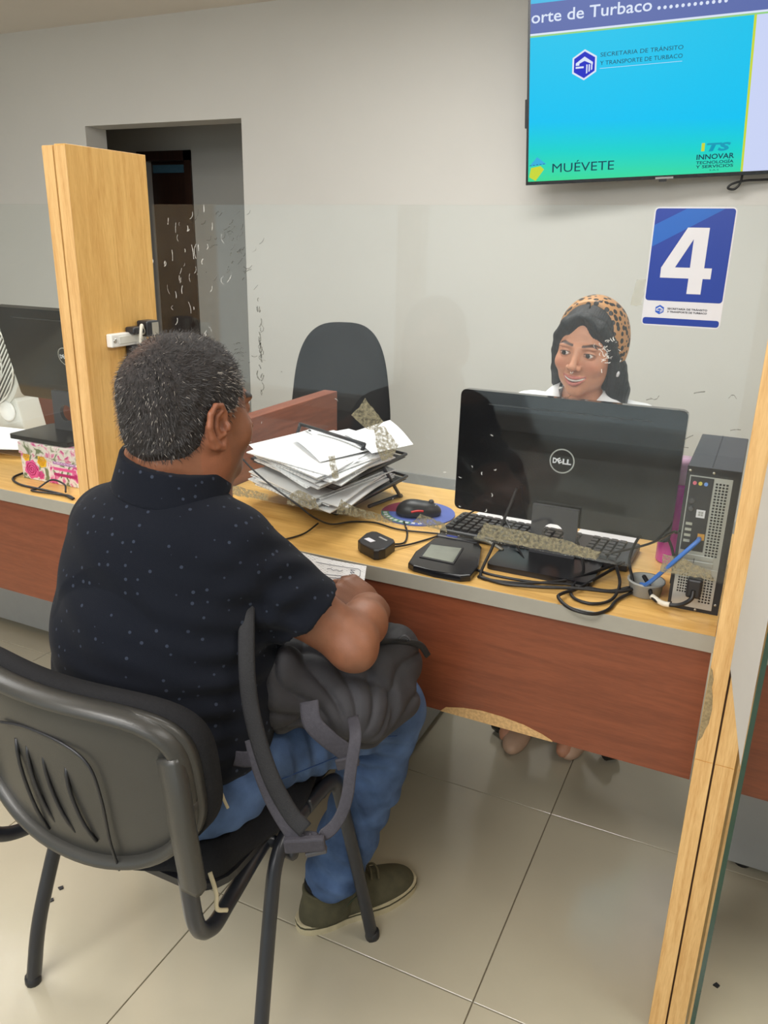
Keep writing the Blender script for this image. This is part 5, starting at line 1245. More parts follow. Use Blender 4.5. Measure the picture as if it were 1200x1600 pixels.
hair = mesh_np('hair', Vh, Fh, M['hair_man'], man, hair_col, lambda P, n: waves(P, 4, 0.0012, 260)-0.0005)
# strands
rng = np.random.RandomState(2); nv = np.empty(len(Vh)*3, np.float32); hair.data.vertices.foreach_get('normal', nv); nv = nv.reshape(-1, 3)
hv = np.empty(len(Vh)*3, np.float32); hair.data.vertices.foreach_get('co', hv); hv = hv.reshape(-1, 3)
Lh = Vh@HMi[:3, :3].T+HMi[:3, 3]
def strands(name, count, grey, seed, lenr):
    rng = np.random.RandomState(seed); p = np.full(len(Vh), 1.0)
    p[(Lh[:, 2] < -0.03)] = 0.6
    if grey: p = p*(0.15+1.6*ss(Lh[:, 1], -0.02, 0.05)*(Lh[:, 2] < 0.07)+0.45*ss(-Lh[:, 1], 0.06, 0.09))
    ids = rng.choice(len(Vh), count, p=p/p.sum()); VV = []; FF = []
    Rm = np.array(HM)[:3, :3]
    for i in ids:
        b = hv[i]+rng.normal(size=3)*0.0008; n = nv[i]; l = Lh[i]
        d = np.array([l[0]*3, 0.55, -0.9*ss(-l[2], -0.08, 0.0)-0.15]) if l[1] > -0.065 else np.array([l[0]*6, -0.2, -1.0])
        d = Rm@(d+rng.normal(size=3)*0.35); d -= n*d.dot(n); d /= np.linalg.norm(d)+1e-6
        L = rng.uniform(*lenr); w = np.cross(d, n); w = w/np.linalg.norm(w)*(0.00030 if not grey else 0.00030)
        t = b+d*L*0.85+n*L*(0.50+0.25*rng.rand()); m = b+d*L*0.45+n*L*0.36; k = len(VV)
        VV += [b-w-n*0.001, b+w-n*0.001, m+w, m-w, t]; FF += [(k, k+1, k+2, k+3), (k+3, k+2, k+4)]
    me = bpy.data.meshes.new(name); me.from_pydata([tuple(v) for v in VV], [], FF)
    o = link(name, me, mat('gray_strand', (150, 143, 134), 0.6) if grey else mat('dark_strand', (30, 26, 25), 0.55), hair); o['kind'] = 'stuff'; return o
strands('dark_strands', 9000, False, 5, (0.005, 0.011)); strands('gray_strands', 1500, True, 6, (0.004, 0.008))

# polo shirt
f = Field((-1.14, 0.70, 0.50), (-0.42, 1.22, 1.12), 0.0042)
f.ell((-0.812, 0.912, 0.90), (0.178, 0.120, 0.135), 0)
f.ell((-0.815, 0.880, 0.78), (0.183, 0.145, 0.19), 0.06)
f.ell((-0.812, 0.880, 0.64), (0.190, 0.148, 0.15), 0.06)
f.ell((-0.82, 0.97, 0.72), (0.165, 0.12, 0.14), 0.08)
f.ell((-0.812, 0.885, 0.965), (0.13, 0.080, 0.060), 0.05)
f.cap((-0.81, 0.915, 0.985), Rs, 0.062, 0.060, 0.04); f.cap((-0.81, 0.915, 0.985), Ls, 0.062, 0.060, 0.04)
f.cap((-0.805, 0.922, 0.96), (-0.803, 0.930, 1.045), 0.085, 0.072, 0.03)
f.cap(Rs, (-0.645, 0.965, 0.875), 0.062, 0.065, 0.03); f.cap(Ls, (-0.975, 1.02, 0.865), 0.060, 0.064, 0.04)
f.cap((-0.660, 0.945, 0.90), (-0.592, 0.992, 0.828), 0.064, 0.066, 0.02)
# trim sleeve end with a slab local to the arm
def cut_local(f, p, n, c, r):
    c = np.array(c, float); sl, g_ = f.region(c, np.array([r]*3)); n = np.array(n, float); n /= np.linalg.norm(n)
    d = (g_[0]-p[0])*n[0]+(g_[1]-p[1])*n[1]+(g_[2]-p[2])*n[2]
    a = f.d[sl]; inside = ((g_[0]-c[0])**2+(g_[1]-c[1])**2+(g_[2]-c[2])**2) < r*r
    f.d[sl] = np.where(inside, np.maximum(a, d), a).astype(np.float32)
cut_local(f, (-0.602, 0.988, 0.838), (0.50, 0.42, -0.78), (-0.55, 1.025, 0.80), 0.110)
f.plane((0, 0, 0.515), (0, 0, -1))
# neck opening
f.cap((-0.803, 0.94, 1.03), (-0.80, 0.955, 1.13), 0.062, 0.066, 0.004, 's')
Vs, Fs = f.surf()
def fold(P, p0, d, wl, amp, ext, ph=0.0):
    """a few soft ridges perpendicular to d around p0"""
    q = P-np.array(p0); d = np.array(d, float); d /= np.linalg.norm(d)
    return amp*np.sin(q@d/wl*6.283+ph)*np.exp(-(q**2).sum(1)/ext**2)
def polo_disp(P, n):
    o = waves(P, 12, 0.0022, 22)+waves(P, 13, 0.0008, 60)
    o += fold(P, (-0.62, 0.86, 0.80), (0.3, 0.1, 1.0), 0.045, 0.0045, 0.13)
    o += fold(P, (-0.74, 0.78, 0.62), (0.1, 0, 1.0), 0.040, 0.0045, 0.14, 1)
    o += fold(P, (-0.60, 0.90, 0.90), (0.9, -0.3, -0.5), 0.040, 0.005, 0.07)
    o += fold(P, (-0.95, 0.80, 0.60), (0.4, 0, 1.0), 0.045, 0.005, 0.12, 2)
    o += fold(P, (-0.85, 0.76, 0.88), (0.5, 0.1, 1.0), 0.09, 0.003, 0.14, 2)
    return o
polo = mesh_np('polo_shirt', Vs, Fs, M['polo'], man, None, polo_disp)
# sleeve seam, hem and collar as their own pieces
def ring(c, nrm, ra, rb, xdir, n=40):
    z = Vector(nrm).normalized(); x = Vector(xdir); x = (x-x.dot(z)*z).normalized(); y = z.cross(x)
    return [Vector(c)+x*(ra*math.cos(2*PI*k/n))+y*(rb*math.sin(2*PI*k/n)) for k in range(n+1)]
f = Field((-0.93, 0.80, 0.96), (-0.66, 1.07, 1.12), 0.0025)
f.cap((-0.803, 0.922, 1.00), (-0.803, 0.928, 1.085), 0.100, 0.078, 0)
f.cap((-0.803, 0.928, 0.98), (-0.803, 0.936, 1.13), 0.072, 0.071, 0.003, 's'); f.plane((-0.80, 0.93, 1.078), (0.20, 0.02, 1), 0.003); f.plane((-0.80, 0.93, 1.036), (-0.14, 0.10, -1), 0.003)
mesh_np('collar', *f.surf(), M['polo'], polo, None, lambda P, n: waves(P, 21, 0.0012, 50))

# held paper
PC = [(-0.742, 1.162, 0.854), (-0.632, 1.264, 0.804), (-0.616, 1.213, 0.754), (-0.700, 1.090, 0.772)]
hp = sheet('form', PC, M['paper'], None, 8, 0.006)
tag(hp, 'printed form with a handwritten box that the man holds in his right fist', 'paper')
a, b, c_, d_ = [Vector(p) for p in PC]
nrp = (b-a).cross(d_-a).normalized(); 
if nrp.z < 0: nrp = -nrp
def pp_(u, v, off=0.0012): return (a*(1-u)+b*u)*(1-v)+(d_*(1-u)+c_*u)*v+nrp*(off+0.0) + (b-a).cross(d_-a).normalized()*(0.006*math.sin(PI*u))
bm = bmesh.new()
for pts in ([(0.35, 0.12), (0.90, 0.12), (0.93, 0.16), (0.93, 0.30), (0.90, 0.34), (0.35, 0.34)], [(0.86, 0.165), (0.80, 0.165), (0.855, 0.235), (0.80, 0.23), (0.845, 0.295), (0.79, 0.29)], [(0.5, 0.22), (0.55, 0.20), (0.58, 0.235), (0.62, 0.21), (0.66, 0.235), (0.70, 0.215)], [(0.45, 0.40), (0.9, 0.40)]):
    for i in range(len(pts)-1):
        p, q = Vector(pts[i]), Vector(pts[i+1]); m = max(1, int((q-p).length/0.08))
        add_tube(bm, [pp_(*(p+(q-p)*k/m)) for k in range(m+1)], 0.0005, 4)
bm_obj('form_lines', bm, M['print'], hp)

# jeans
f = Field((-1.14, 0.70, 0.05), (-0.46, 1.42, 0.68), 0.0045)
f.ell((-0.82, 0.89, 0.575), (0.205, 0.150, 0.095), 0); f.ell((-0.82, 0.87, 0.53), (0.195, 0.135, 0.070), 0.03)
f.chain([(-0.735, 0.92, 0.555), (-0.655, 1.08, 0.555), (-0.572, 1.235, 0.528)], [0.094, 0.088, 0.072], 0.04, 0.02)
f.chain([(-0.91, 0.92, 0.555), (-0.965, 1.10, 0.55), (-1.005, 1.26, 0.525)], [0.094, 0.086, 0.070], 0.04, 0.02)
f.chain([(-0.568, 1.245, 0.515), (-0.597, 1.230, 0.36), (-0.636, 1.200, 0.21), (-0.658, 1.180, 0.125)], [0.074, 0.066, 0.060, 0.062], 0.02)
f.chain([(-1.005, 1.27, 0.515), (-1.015, 1.28, 0.33), (-1.03, 1.30, 0.125)], [0.072, 0.066, 0.062], 0.02)
f.plane((-0.655, 1.18, 0.092), (0.12, 0.30, -1)); f.plane((0, 0, 0.472 if False else 0.05), (0, 0, -1))
cut_local(f, (0, 0, 0.473), (0, 0, -1), (-0.85, 0.86, 0.45), 0.24)
Vj, Fj = f.surf()
def jean_disp(P, n):
    o = waves(P, 31, 0.0018, 24)+waves(P, 32, 0.0008, 70)
    o += fold(P, (-0.62, 1.03, 0.56), (0.6, 0.8, 0.1), 0.035, 0.005, 0.09)
    o += fold(P, (-0.585, 1.16, 0.47), (0.0, 0.45, 0.9), 0.030, 0.006, 0.07, 1)
    o += fold(P, (-0.645, 1.16, 0.16), (0.35, 0.45, 1.0), 0.040, 0.0035, 0.08, 0.5)
    o += fold(P, (-0.59, 1.19, 0.32), (0.9, 0.3, 0.5), 0.045, 0.004, 0.13, 0.5)
    o += fold(P, (-0.68, 0.90, 0.58), (0.7, 0.6, 0.3), 0.035, 0.004, 0.10, 2)
    o += fold(P, (-1.02, 1.29, 0.18), (0.3, 0.4, 1.0), 0.040, 0.0035, 0.1, 0.5)
    return o
jeans = mesh_np('jeans', Vj, Fj, M['denim'], man, None, jean_disp)
tube('side_seam', [(-0.632, 0.90, 0.548), (-0.575, 1.02, 0.540), (-0.532, 1.13, 0.528), (-0.515, 1.17, 0.515)], 0.0010, M['denim_seam'], jeans, 6)
tube('waist_trim', [(-0.636, 0.793, 0.612), (-0.628, 0.790, 0.600), (-0.622, 0.790, 0.588)], 0.0025, M['sole'], jeans, 6)
# shoes
def shoe(T, par):
    prof = []
    for k in range(36):
        a = 2*PI*k/36; y = 0.142+0.146*math.sin(a); w = 0.0435+0.0085*ss(np.array(y), 0.12, 0.2)-0.006*math.exp(-((y-0.10)/0.03)**2)
        prof.append((float(w)*1.04*abs(math.cos(a))**0.72*(1 if math.cos(a) > 0 else -1)+0.004*math.sin(a), y))
    so = prism('sole', prof, 0.0, 0.026, M['sole'], par, T, 0.0)
    prism('foxing', [(x*1.012, 0.142+(y-0.142)*1.006) for x, y in prof], 0.016, 0.020, M['shoe'], par, T)
    g = Field((-0.9, 0.9, 0), (-0.3, 1.6, 0.2), 0.0035) if False else None
    c = T @ Vector((0, 0.14, 0.06)); g = Field((c.x-0.17, c.y-0.17, 0.012), (c.x+0.17, c.y+0.17, 0.15), 0.0032); g.setF(T)
    g.ell((0, 0.060, 0.035), (0.038, 0.058, 0.058), 0); g.ell((0, 0.125, 0.030), (0.041, 0.09, 0.058), 0.03)
    g.ell((0.004, 0.205, 0.022), (0.046, 0.078, 0.042), 0.03); g.cap((0, 0.055, 0.05), (0, 0.045, 0.095), 0.036, 0.034, 0.02)
    g.cap((0, 0.055, 0.06), (0, 0.045, 0.15), 0.029, 0.032, 0.004, 's'); g.plane((0, 0, 0.022), (0, 0, -1)); g.plane((0, 0.03, 0.100), (0, 0.12, 1), 0.004)
    g.setF(None)
    up = mesh_np('upper', *g.surf(), M['shoe'], par, None, lambda P, n: waves(P, 5, 0.0008, 70))
    for k in range(5):
        y = 0.112+k*0.018; zz = 0.1085-k*0.0062
        tube('lace', [T @ Vector(p) for p in ((-0.024, y-0.004, zz-0.008), (-0.008, y+0.002, zz+0.003), (0.010, y+0.002, zz+0.003), (0.026, y-0.004, zz-0.008))], 0.0026, M['lace'], up, 6, 4)
    tube('lace', [T @ Vector(p) for p in ((0.0, 0.125, 0.110), (0.024, 0.138, 0.108), (0.040, 0.120, 0.095), (0.012, 0.124, 0.110), (-0.01, 0.124, 0.110), (-0.028, 0.14, 0.104), (-0.036, 0.12, 0.095), (0, 0.122, 0.110))], 0.0024, M['lace'], up, 6, 5)
    tube('panel_seam', [T @ Vector(p) for p in ((0.0395, 0.05, 0.026), (0.040, 0.085, 0.05), (0.036, 0.12, 0.066), (0.030, 0.16, 0.062))], 0.0016, M['shoe_green'], up, 6, 6)
    g = Field((c.x-0.17, c.y-0.17, 0.05), (c.x+0.17, c.y+0.17, 0.15), 0.004); g.setF(T); g.cap((0, 0.055, 0.06), (0, 0.050, 0.115), 0.030, 0.034, 0); g.plane((0, 0, 0.118), (0, 0, 1)); g.setF(None)
    mesh_np('sock', *g.surf(), M['fabric_black'], par)
shoe(heading((-0.705, 1.115, 0.0), 33), man)
shoe(heading((-1.045, 1.245, 0.0), -4), man)

# ================================================================== backpack on his lap
bp_ = thing('backpack', 'charcoal gray backpack lying across the seated man\'s lap, straps hanging down', 'backpack', (-0.58, 1.08, 0.64))
f = Field((-0.82, 0.86, 0.54), (-0.40, 1.32, 0.84), 0.0036)
f.cap((-0.660, 0.975, 0.690), (-0.555, 1.165, 0.655), 0.066, 0.074, 0)
f.ell((-0.565, 1.085, 0.640), (0.095, 0.125, 0.072), 0.03)
f.ell((-0.665, 1.01, 0.690), (0.100, 0.095, 0.070), 0.03)
f.ell((-0.540, 1.185, 0.660), (0.058, 0.070, 0.078), 0.02)
f.ell((-0.625, 0.955, 0.700), (0.035, 0.055, 0.080), 0.02)
f.cap((-0.510, 1.03, 0.625), (-0.500, 1.13, 0.625), 0.038, 0.045, 0.012)
f.cap((-0.735, 0.92, 0.545), (-0.655, 1.08, 0.540), 0.092, 0.085, 0.006, 's'); f.cap((-0.655, 1.08, 0.540), (-0.572, 1.235, 0.515), 0.085, 0.070, 0.006, 's')
Vb, Fb = f.surf()
def pack_disp(P, n):
    o = waves(P, 41, 0.0026, 30)+waves(P, 42, 0.0012, 80)
    q = P-np.array([-0.515, 0.965, 0.600]); u_ = q@np.array([0.75, 0.60, 0.0]); w_ = q@np.array([-0.1, 0.25, 0.95])
    th = np.arctan2(w_, u_); rr = np.sqrt(u_*u_+w_*w_)
    fan_ = (1-np.abs(np.sin(th*9+1.2*np.sin(rr*30))))**1.5
    o -= 0.008*fan_*ss(rr, 0.03, 0.10)*(1-ss(rr, 0.20, 0.27))
    d = (P-np.array([-0.545, 1.03, 0.70]))@np.array([0.60, -0.62, 0.50]); o -= 0.009*np.exp(-(d/0.006)**2)
    return o
body = mesh_np('pack_body', Vb, Fb, M['charcoal'], bp_, None, pack_disp)
strap('zip_flap', [(-0.560, 1.10, 0.733), (-0.525, 1.135, 0.730), (-0.502, 1.165, 0.720), (-0.488, 1.20, 0.700), (-0.484, 1.23, 0.665)], 0.012, 0.006, M['charcoal_dark'], bp_, (0.3, 0, 1))
tube('zip_pull', [(-0.508, 1.145, 0.734), (-0.498, 1.15, 0.740), (-0.490, 1.155, 0.732), (-0.497, 1.16, 0.726)], 0.002, M['dark_gray'], bp_, 6)
# padded shoulder strap rising over his side, and webbing below it
def fpx(*a): return a
strap('shoulder_strap', [(-0.690, 0.940, 0.915), (-0.655, 0.905, 0.895), (-0.634, 0.872, 0.860), (-0.615, 0.842, 0.800), (-0.600, 0.828, 0.745), (-0.575, 0.815, 0.690), (-0.548, 0.806, 0.645), (-0.518, 0.803, 0.606), (-0.495, 0.803, 0.588)], 0.024, 0.012, M['charcoal_dark'], bp_, (0.85, 0.5, 0.0), 8)
strap('webbing_strap', [(-0.595, 0.820, 0.700), (-0.574, 0.806, 0.668), (-0.548, 0.797, 0.628), (-0.520, 0.793, 0.594), (-0.502, 0.795, 0.573), (-0.485, 0.803, 0.572)], 0.022, 0.003, M['webbing'], bp_, (0.85, 0.45, 0.1), 8)
strap('webbing_strap', [(-0.500, 0.800, 0.575), (-0.474, 0.812, 0.578), (-0.458, 0.832, 0.594), (-0.452, 0.850, 0.625), (-0.455, 0.868, 0.665), (-0.462, 0.895, 0.700), (-0.49, 0.94, 0.70)], 0.018, 0.003, M['webbing'], bp_, (0.75, 0.6, 0.2), 8)
bk_ = box('buckle', (-0.030, -0.012, -0.006), (0.030, 0.012, 0.006), M['webbing'], bp_, 0.003, T=frame((-0.492, 0.796, 0.569), (0.9, 0.42, 0.1), (0.1, 0, 1)))
box('buckle_tab', (-0.016, -0.018, -0.009), (0.016, -0.010, 0.004), M['dark_gray'], bk_, 0.002, T=frame((-0.480, 0.80, 0.569), (0.9, 0.42, 0.3), (0.1, 0, 1)))
strap('loose_strap', [(-0.560, 0.925, 0.715), (-0.545, 0.910, 0.690), (-0.520, 0.915, 0.665), (-0.497, 0.928, 0.640), (-0.490, 0.935, 0.615)], 0.030, 0.004, M['webbing'], bp_, (0.8, 0.5, 0.3), 6)
strap('loose_strap', [(-0.640, 0.83, 0.645), (-0.612, 0.825, 0.655), (-0.590, 0.822, 0.668)], 0.024, 0.003, M['webbing'], bp_, (0.3, 0.1, 1), 5)
box('strap_buckle', (-0.018, -0.010, -0.003), (0.018, 0.010, 0.003), M['webbing'], bp_, 0.002, T=frame((-0.493, 0.928, 0.622), (0.8, 0.5, 0.2), (0.1, 0, 1)))

# ================================================================== the woman behind the counter
WM = heading((-0.412, 2.072, 1.149), 187, -5, -4) @ Matrix.Scale(1.03, 4)   # face frame
f = Field((-0.58, 1.90, 0.90), (-0.26, 2.24, 1.28), 0.0018)
f.setF(WM)
f.ell((0, -0.015, 0.034), (0.070, 0.088, 0.078), 0)
f.ell((0, 0.024, -0.010), (0.064, 0.064, 0.082), 0.02)
f.ell((0, 0.026, -0.060), (0.053, 0.050, 0.045), 0.022)
f.ell((0, 0.064, -0.091), (0.019, 0.017, 0.015), 0.022)
for s in (-1, 1):
    f.ell((s*0.037, 0.057, -0.026), (0.023, 0.023, 0.021), 0.016)
    f.ell((s*0.027, 0.0795, 0.019), (0.021, 0.009, 0.007), 0.010)
    f.ell((s*0.030, 0.095, 0.004), (0.018, 0.013, 0.0105), 0.010, 's')
    f.ell((s*0.030, 0.0745, 0.0025), (0.0150, 0.0130, 0.0122), 0.003)
    f.ell((s*0.030, 0.0895, 0.0020), (0.0128, 0.011, 0.0040), 0.0015, 's')
    f.ell((s*0.072, -0.004, -0.012), (0.010, 0.018, 0.028), 0.006)
f.cap((0, 0.083, 0.012), (0, 0.100, -0.022), 0.0062, 0.0085, 0.010)
f.ell((0, 0.103, -0.0265), (0.0100, 0.0090, 0.0085), 0.005)
for s in (-1, 1):
    f.ell((s*0.0125, 0.0945, -0.0290), (0.0070, 0.0085, 0.0065), 0.004)
    f.ell((s*0.0065, 0.0985, -0.0365), (0.0032, 0.0045, 0.0035), 0.002, 's')
    # smile fold
    f.cap((s*0.020, 0.0865, -0.034), (s*0.032, 0.076, -0.056), 0.0016, 0.0016, 0.005, 's')
def arc(t, z0, dz, y0=0.0885): return (0.0290*t, y0-0.0190*t*t, z0+dz*t*t)
ts = [-1+0.25*i for i in range(9)]
for i in range(8):
    a_, b_ = ts[i], ts[i+1]
    ru = lambda t: 0.0020+0.0022*(1-t*t); rl = lambda t: 0.0020+0.0026*(1-t*t)
    f.cap(arc(a_, -0.0555, 0.0030), arc(b_, -0.0555, 0.0030), ru(a_), ru(b_), 0.003)
    f.cap(arc(a_, -0.0705, 0.0180, 0.0870), arc(b_, -0.0705, 0.0180, 0.0870), rl(a_), rl(b_), 0.003)
for i in range(8):
    a_, b_ = ts[i]*0.90, ts[i+1]*0.90; rm = lambda t: 0.0009+0.0034*(1-t*t)
    f.cap(arc(a_, -0.0628, 0.0105, 0.0905), arc(b_, -0.0628, 0.0105, 0.0905), rm(a_), rm(b_), 0.001, 's')
    f.cap(arc(a_, -0.0628, 0.0105, 0.0845), arc(b_, -0.0628, 0.0105, 0.0845), rm(a_), rm(b_), 0.001, 's')
f.setF(None)
W2 = lambda p: tuple(WM @ Vector(p))
f.cap(W2((0, -0.01, -0.06)), (-0.420, 2.115, 1.01), 0.047, 0.050, 0.022)
f.cap((-0.420, 2.115, 1.01), (-0.420, 2.12, 0.93), 0.052, 0.09, 0.03)
V, F_ = f.surf()
g = Field((-0.68, 1.66, 0.0), (-0.18, 2.40, 1.02), 0.011)
g.ell((-0.43, 2.15, 0.86), (0.135, 0.085, 0.13), 0); g.ell((-0.43, 2.17, 0.68), (0.125, 0.09, 0.17), 0.05); g.ell((-0.43, 2.19, 0.56), (0.15, 0.11, 0.09), 0.04)
for s, ex in ((-1, -0.62), (1, -0.24)):
    g.chain([(-0.43+s*0.145, 2.13, 0.94), (-0.43+s*0.185, 2.03, 0.79), (-0.43+s*0.12, 1.86, 0.785)], [0.045, 0.038, 0.026], 0.03)
    g.chain([(-0.43+s*0.08, 2.16, 0.55), (-0.43+s*0.09, 1.88, 0.53), (-0.43+s*0.085, 2.07, 0.09)], [0.075, 0.055, 0.034], 0.03)
    g.chain([(-0.43+s*0.085, 2.07, 0.07), (-0.43+s*0.085, 1.96, 0.035)], [0.030, 0.022], 0.02)
V2, F2 = g.surf()
WMi = np.array(WM.inverted()); WS = np.array(s2l((196, 138, 108)))
def wom_col(P):
    L = P@WMi[:3, :3].T+WMi[:3, 3]; c = np.tile(WS, (len(P), 1))*(1+waves(P, 51, 0.02, 40)[:, None])
    hd = (np.abs(L[:, 2]) < 0.14) & (np.abs(L[:, 0]) < 0.09) & (P[:, 2] > 1.0)
    ch = sum(np.exp(-(((L[:, 0]-s*0.040)/0.018)**2+((L[:, 2]+0.026)/0.016)**2)) for s in (-1, 1))*(L[:, 1] > 0.04)*hd
    c = c*(1-0.0*ch[:, None]); c[:, 1] *= 1-0.14*ch; c[:, 2] *= 1-0.12*ch
    # lips
    for z0, dz, r in ((-0.0555, 0.0030, 0.0046), (-0.0715, 0.0190, 0.0056)):
        t = np.clip(L[:, 0]/0.0290, -1, 1); zz = z0+dz*t*t; rr = r*(0.5+0.5*(1-t*t))
        m = hd & (np.abs(L[:, 2]-zz) < rr) & (np.abs(L[:, 0]) < 0.0300) & (L[:, 1] > 0.066)
        c[m] = np.array(s2l((184, 108, 98)))
    ins = hd & (np.abs(L[:, 0]) < 0.024) & (L[:, 1] > 0.06) & (L[:, 1] < 0.0835-0.0190*(L[:, 0]/0.0290)**2) & (np.abs(L[:, 2]+0.0628) < 0.007); c[ins] = np.array(s2l((90, 30, 30)))
    ax = np.abs(L[:, 0])
    # brows: taper outwards, arched
    bz = 0.0225+0.0035*ss(ax, 0.012, 0.034)-0.006*ss(ax, 0.036, 0.052); bw = 0.0030*(1-0.65*ss(ax, 0.03, 0.052))
    m = hd & (ax > 0.011) & (ax < 0.051) & (L[:, 1] > 0.05) ; wv = (m*(1-ss(np.abs(L[:, 2]-bz), bw*0.4, bw+0.0014)))[:, None]; c = c*(1-wv)+np.array(s2l((72, 48, 40)))*wv
    # lash lines
    ex = ax-0.030
    for zz, w in ((0.0020+0.0047*np.sqrt(np.clip(1-(ex/0.0140)**2, 0, 1)), 0.0013), (0.0020-0.0045*np.sqrt(np.clip(1-(ex/0.0135)**2, 0, 1)), 0.0006)):
        m = hd & (np.abs(ex) < 0.0142) & (L[:, 1] > 0.06) ; wv = (m*(1-ss(np.abs(L[:, 2]-zz), w*0.4, w+0.0009)))[:, None]*0.85; c = c*(1-wv)+np.array(s2l((44, 28, 24)))*wv
    return c
wom = mesh_np('person', np.concatenate([V, V2]), np.concatenate([F_, F2+len(V)]), M['skin'], None, wom_col)
tag(wom, 'smiling woman with long black hair, leopard headscarf and white shirt behind the monitor', 'person')
for s in (-1, 1):
    T = WM @ Matrix.Translation((s*0.030, 0.0742, 0.002))
    e = lathe('eye', [(0.0125*math.sin(R(a)), 0.0125*math.cos(R(a))) for a in range(0, 181, 12)], (0, 0, 0), M['eye_white'], wom, 20, T=T)
    lathe('iris', [(0.0, 0.0130), (0.0040, 0.0126), (0.0060, 0.0113)], (0, 0, 0), M['iris'], e, 18, T=T @ Matrix.Rotation(R(-90), 4, 'X') @ Matrix.Rotation(R(10), 4, 'Y'))
f = Field((-0.49, 1.95, 1.05), (-0.36, 2.05, 1.13), 0.001); f.setF(WM)
for i in range(8):
    a_, b_ = ts[i]*0.86, ts[i+1]*0.86
    f.cap(arc(a_, -0.0610, 0.0085, 0.0842), arc(b_, -0.0610, 0.0085, 0.0842), 0.0042, 0.0042, 0.001)
f.setF(None); mesh_np('teeth', *f.surf(), M['tooth'], wom)
tube('septum_ring', [WM @ Vector(p) for p in ((-0.003, 0.1025, -0.036), (-0.002, 0.104, -0.040), (0.002, 0.104, -0.040), (0.003, 0.1025, -0.036))], 0.0007, M['steel'], wom, 6, 4)
# hair
f = Field((-0.58, 1.90, 0.90), (-0.26, 2.28, 1.30), 0.0024); f.setF(WM)
f.ell((0, -0.018, 0.036), (0.0775, 0.096, 0.084), 0)
f.ell((0, -0.035, -0.03), (0.074, 0.070, 0.10), 0.03)
for s in (-1, 1):
    f.chain([(s*0.010, 0.066, 0.086), (s*0.040, 0.060, 0.066), (s*0.062, 0.040, 0.030), (s*0.071, 0.020, -0.010), (s*0.073, 0.000, -0.06), (s*0.076, -0.016, -0.100)], [0.012, 0.016, 0.016, 0.015, 0.016, 0.014 if s > 0 else 0.022], 0.010, 0.006)
f.chain([(-0.070, -0.02, -0.04), (-0.080, -0.03, -0.10), (-0.086, -0.036, -0.160)], [0.026, 0.028, 0.022], 0.01)
f.chain([(0.060, -0.03, -0.04), (0.070, -0.035, -0.10)], [0.024, 0.018], 0.01)
f.chain([(0, -0.07, -0.03), (-0.02, -0.08, -0.16)], [0.055, 0.05], 0.02)
f.ell((0, 0.100, -0.028), (0.052, 0.060, 0.098), 0.004, 's')
f.ell((0, 0.098, 0.030), (0.026, 0.040, 0.062), 0.006, 's')
f.ell((0, 0.05, 0.128), (0.0018, 0.07, 0.03), 0.003, 's')
f.setF(None)
mesh_np('hair', *f.surf(), M['hair_black'], wom, None, lambda P, n: 0.0004*np.sin((P@np.array(WM)[:3, :3][:, 0])*1100+3*np.sin(P[:, 2]*30)))
# headscarf band
f = Field((-0.58, 1.90, 1.0), (-0.26, 2.28, 1.31), 0.0024); f.setF(WM)
f.ell((0, -0.018, 0.038), (0.0815, 0.100, 0.089), 0); f.ell((-0.012, -0.03, 0.0), (0.078, 0.075, 0.085), 0.02)
f.plane((0, 0.026, 0.10), (0, 1, 0.10), 0.004); f.plane((0, -0.055, 0.08), (0, -1, -0.25), 0.004)
f.plane((0, 0, -0.045), (0, 0, -1), 0.01)
f.cap((0.03, 0.02, -0.06), (0.12, 0.06, -0.04), 0.05, 0.05, 0.004, 's')
f.setF(None)
mesh_np('headscarf', *f.surf(), M['leopard'], wom, None, lambda P, n: waves(P, 61, 0.0012, 60))
ear_ = lathe('earring', [(0.0, 0.006), (0.004, 0.005), (0.006, 0), (0.004, -0.008), (0.0, -0.010)], (0, 0, 0), M['white_vinyl'], wom, 12, T=WM @ Matrix.Translation((-0.084, 0.012, -0.045)))
# shirt
f = Field((-0.72, 1.80, 0.76), (-0.14, 2.30, 1.06), 0.0036)
f.ell((-0.42, 2.145, 0.89), (0.165, 0.105, 0.13), 0)
f.cap((-0.42, 2.13, 0.990), (-0.565, 2.13, 0.960), 0.048, 0.048, 0.05); f.cap((-0.42, 2.13, 0.990), (-0.275, 2.13, 0.955), 0.048, 0.048, 0.05)
for s in (-1, 1): f.chain([(-0.42+s*0.150, 2.13, 0.955), (-0.42+s*0.19, 2.03, 0.81), (-0.42+s*0.14, 1.90, 0.795)], [0.055, 0.050, 0.042], 0.03)
f.cap((-0.420, 2.115, 0.985), (-0.420, 2.11, 1.055), 0.062, 0.058, 0.02)
f.cap((-0.420, 2.10, 0.975), (-0.425, 2.085, 1.085), 0.050, 0.056, 0.004, 's'); f.cap((-0.425, 2.03, 0.925), (-0.427, 2.02, 1.055), 0.010, 0.052, 0.006, 's')
f.plane((0, 0, 0.765), (0, 0, -1))
sh_ = mesh_np('white_shirt', *f.surf(), M['white_cloth'], wom, None, lambda P, n: waves(P, 71, 0.0022, 34)+fold(P, (-0.55, 2.09, 0.97), (0.6, 0, 1), 0.03, 0.003, 0.06)+fold(P, (-0.31, 2.09, 0.97), (-0.6, 0, 1), 0.03, 0.003, 0.06))
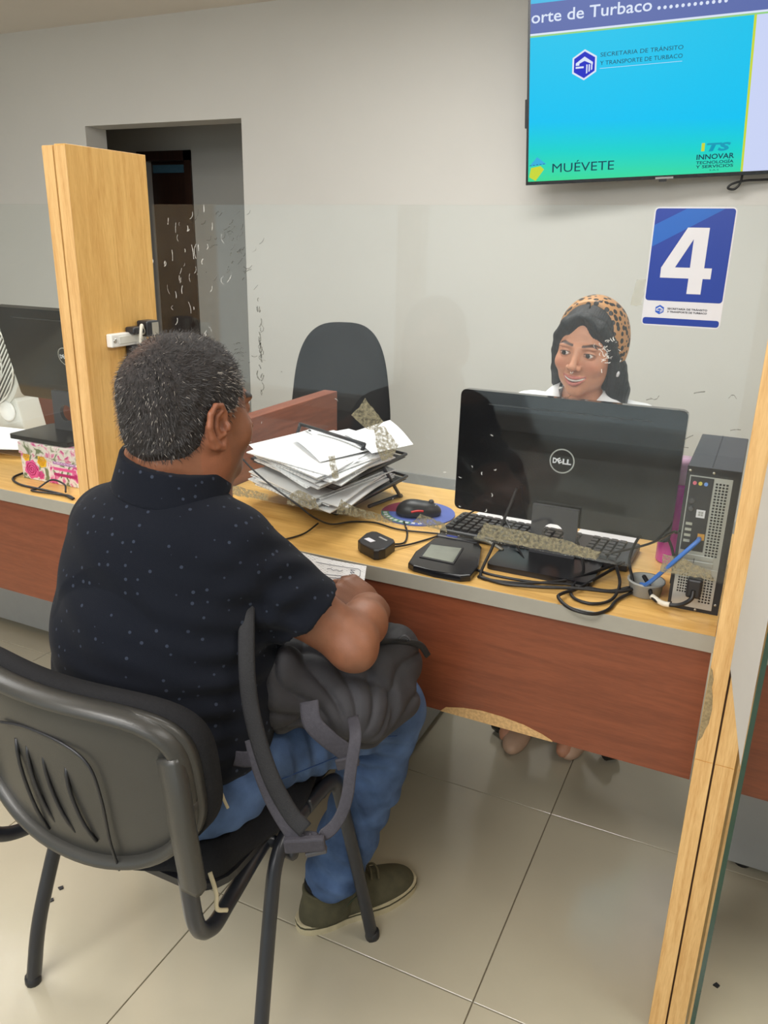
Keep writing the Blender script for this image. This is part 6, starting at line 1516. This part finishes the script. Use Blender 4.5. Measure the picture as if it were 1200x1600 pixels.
# collar flaps
def flap(pts):
    bm = bmesh.new(); n = len(pts)//2; A_, B_ = pts[:n], pts[n:]
    vs = [[bm.verts.new((p[0]+0.006, p[1]+dy, p[2]+0.026)) for p in row] for dy in (0, 0.003) for row in (A_, B_)]
    for i in range(n-1):
        bm.faces.new((vs[0][i], vs[0][i+1], vs[1][i+1], vs[1][i])); bm.faces.new((vs[2][i], vs[3][i], vs[3][i+1], vs[2][i+1]))
        bm.faces.new((vs[0][i], vs[2][i], vs[2][i+1], vs[0][i+1])); bm.faces.new((vs[1][i], vs[1][i+1], vs[3][i+1], vs[3][i]))
    bm.faces.new((vs[0][0], vs[1][0], vs[3][0], vs[2][0])); bm.faces.new((vs[0][-1], vs[2][-1], vs[3][-1], vs[1][-1]))
    return bm_obj('collar', bm, M['white_cloth'], sh_, True)
flap([(-0.385, 2.165, 1.035), (-0.364, 2.115, 1.035), (-0.372, 2.065, 1.010), (-0.395, 2.030, 0.975), (-0.345, 2.165, 1.005), (-0.325, 2.11, 0.998), (-0.315, 2.05, 0.975), (-0.345, 2.015, 0.962)])
flap([(-0.470, 2.165, 1.035), (-0.490, 2.115, 1.035), (-0.484, 2.065, 1.015), (-0.468, 2.030, 0.985), (-0.505, 2.165, 1.005), (-0.525, 2.11, 1.0), (-0.528, 2.05, 0.985), (-0.500, 2.015, 0.965)])
for s, x in ((-1, -0.485), (1, -0.330)):
    g = Field((x-0.06, 1.86, 0.0), (x+0.06, 2.20, 0.10), 0.004)
    yo = 0.0 if s < 0 else 0.05
    g.ell((x, 1.98+yo, 0.025), (0.037, 0.085, 0.032), 0); g.ell((x, 2.065+yo, 0.035), (0.031, 0.05, 0.042), 0.02); g.ell((x, 2.06+yo, 0.09), (0.027, 0.075, 0.035), 0.004, 's'); g.plane((0, 0, 0.003), (0, 0, -1))
    mesh_np('flat_shoe', *g.surf(), M['beige_shoe'], wom)
tr_ = Field((-0.66, 1.78, 0.10), (-0.20, 2.36, 0.72), 0.008)
tr_.ell((-0.43, 2.19, 0.57), (0.17, 0.13, 0.10), 0)
for s in (-1, 1):
    tr_.chain([(-0.43+s*0.08, 2.16, 0.55), (-0.43+s*0.09, 1.88, 0.535), (-0.43+s*0.085, 2.065, 0.13)], [0.085, 0.068, 0.055], 0.03)
mesh_np('trousers', *tr_.surf(), M['fabric_black'], wom)
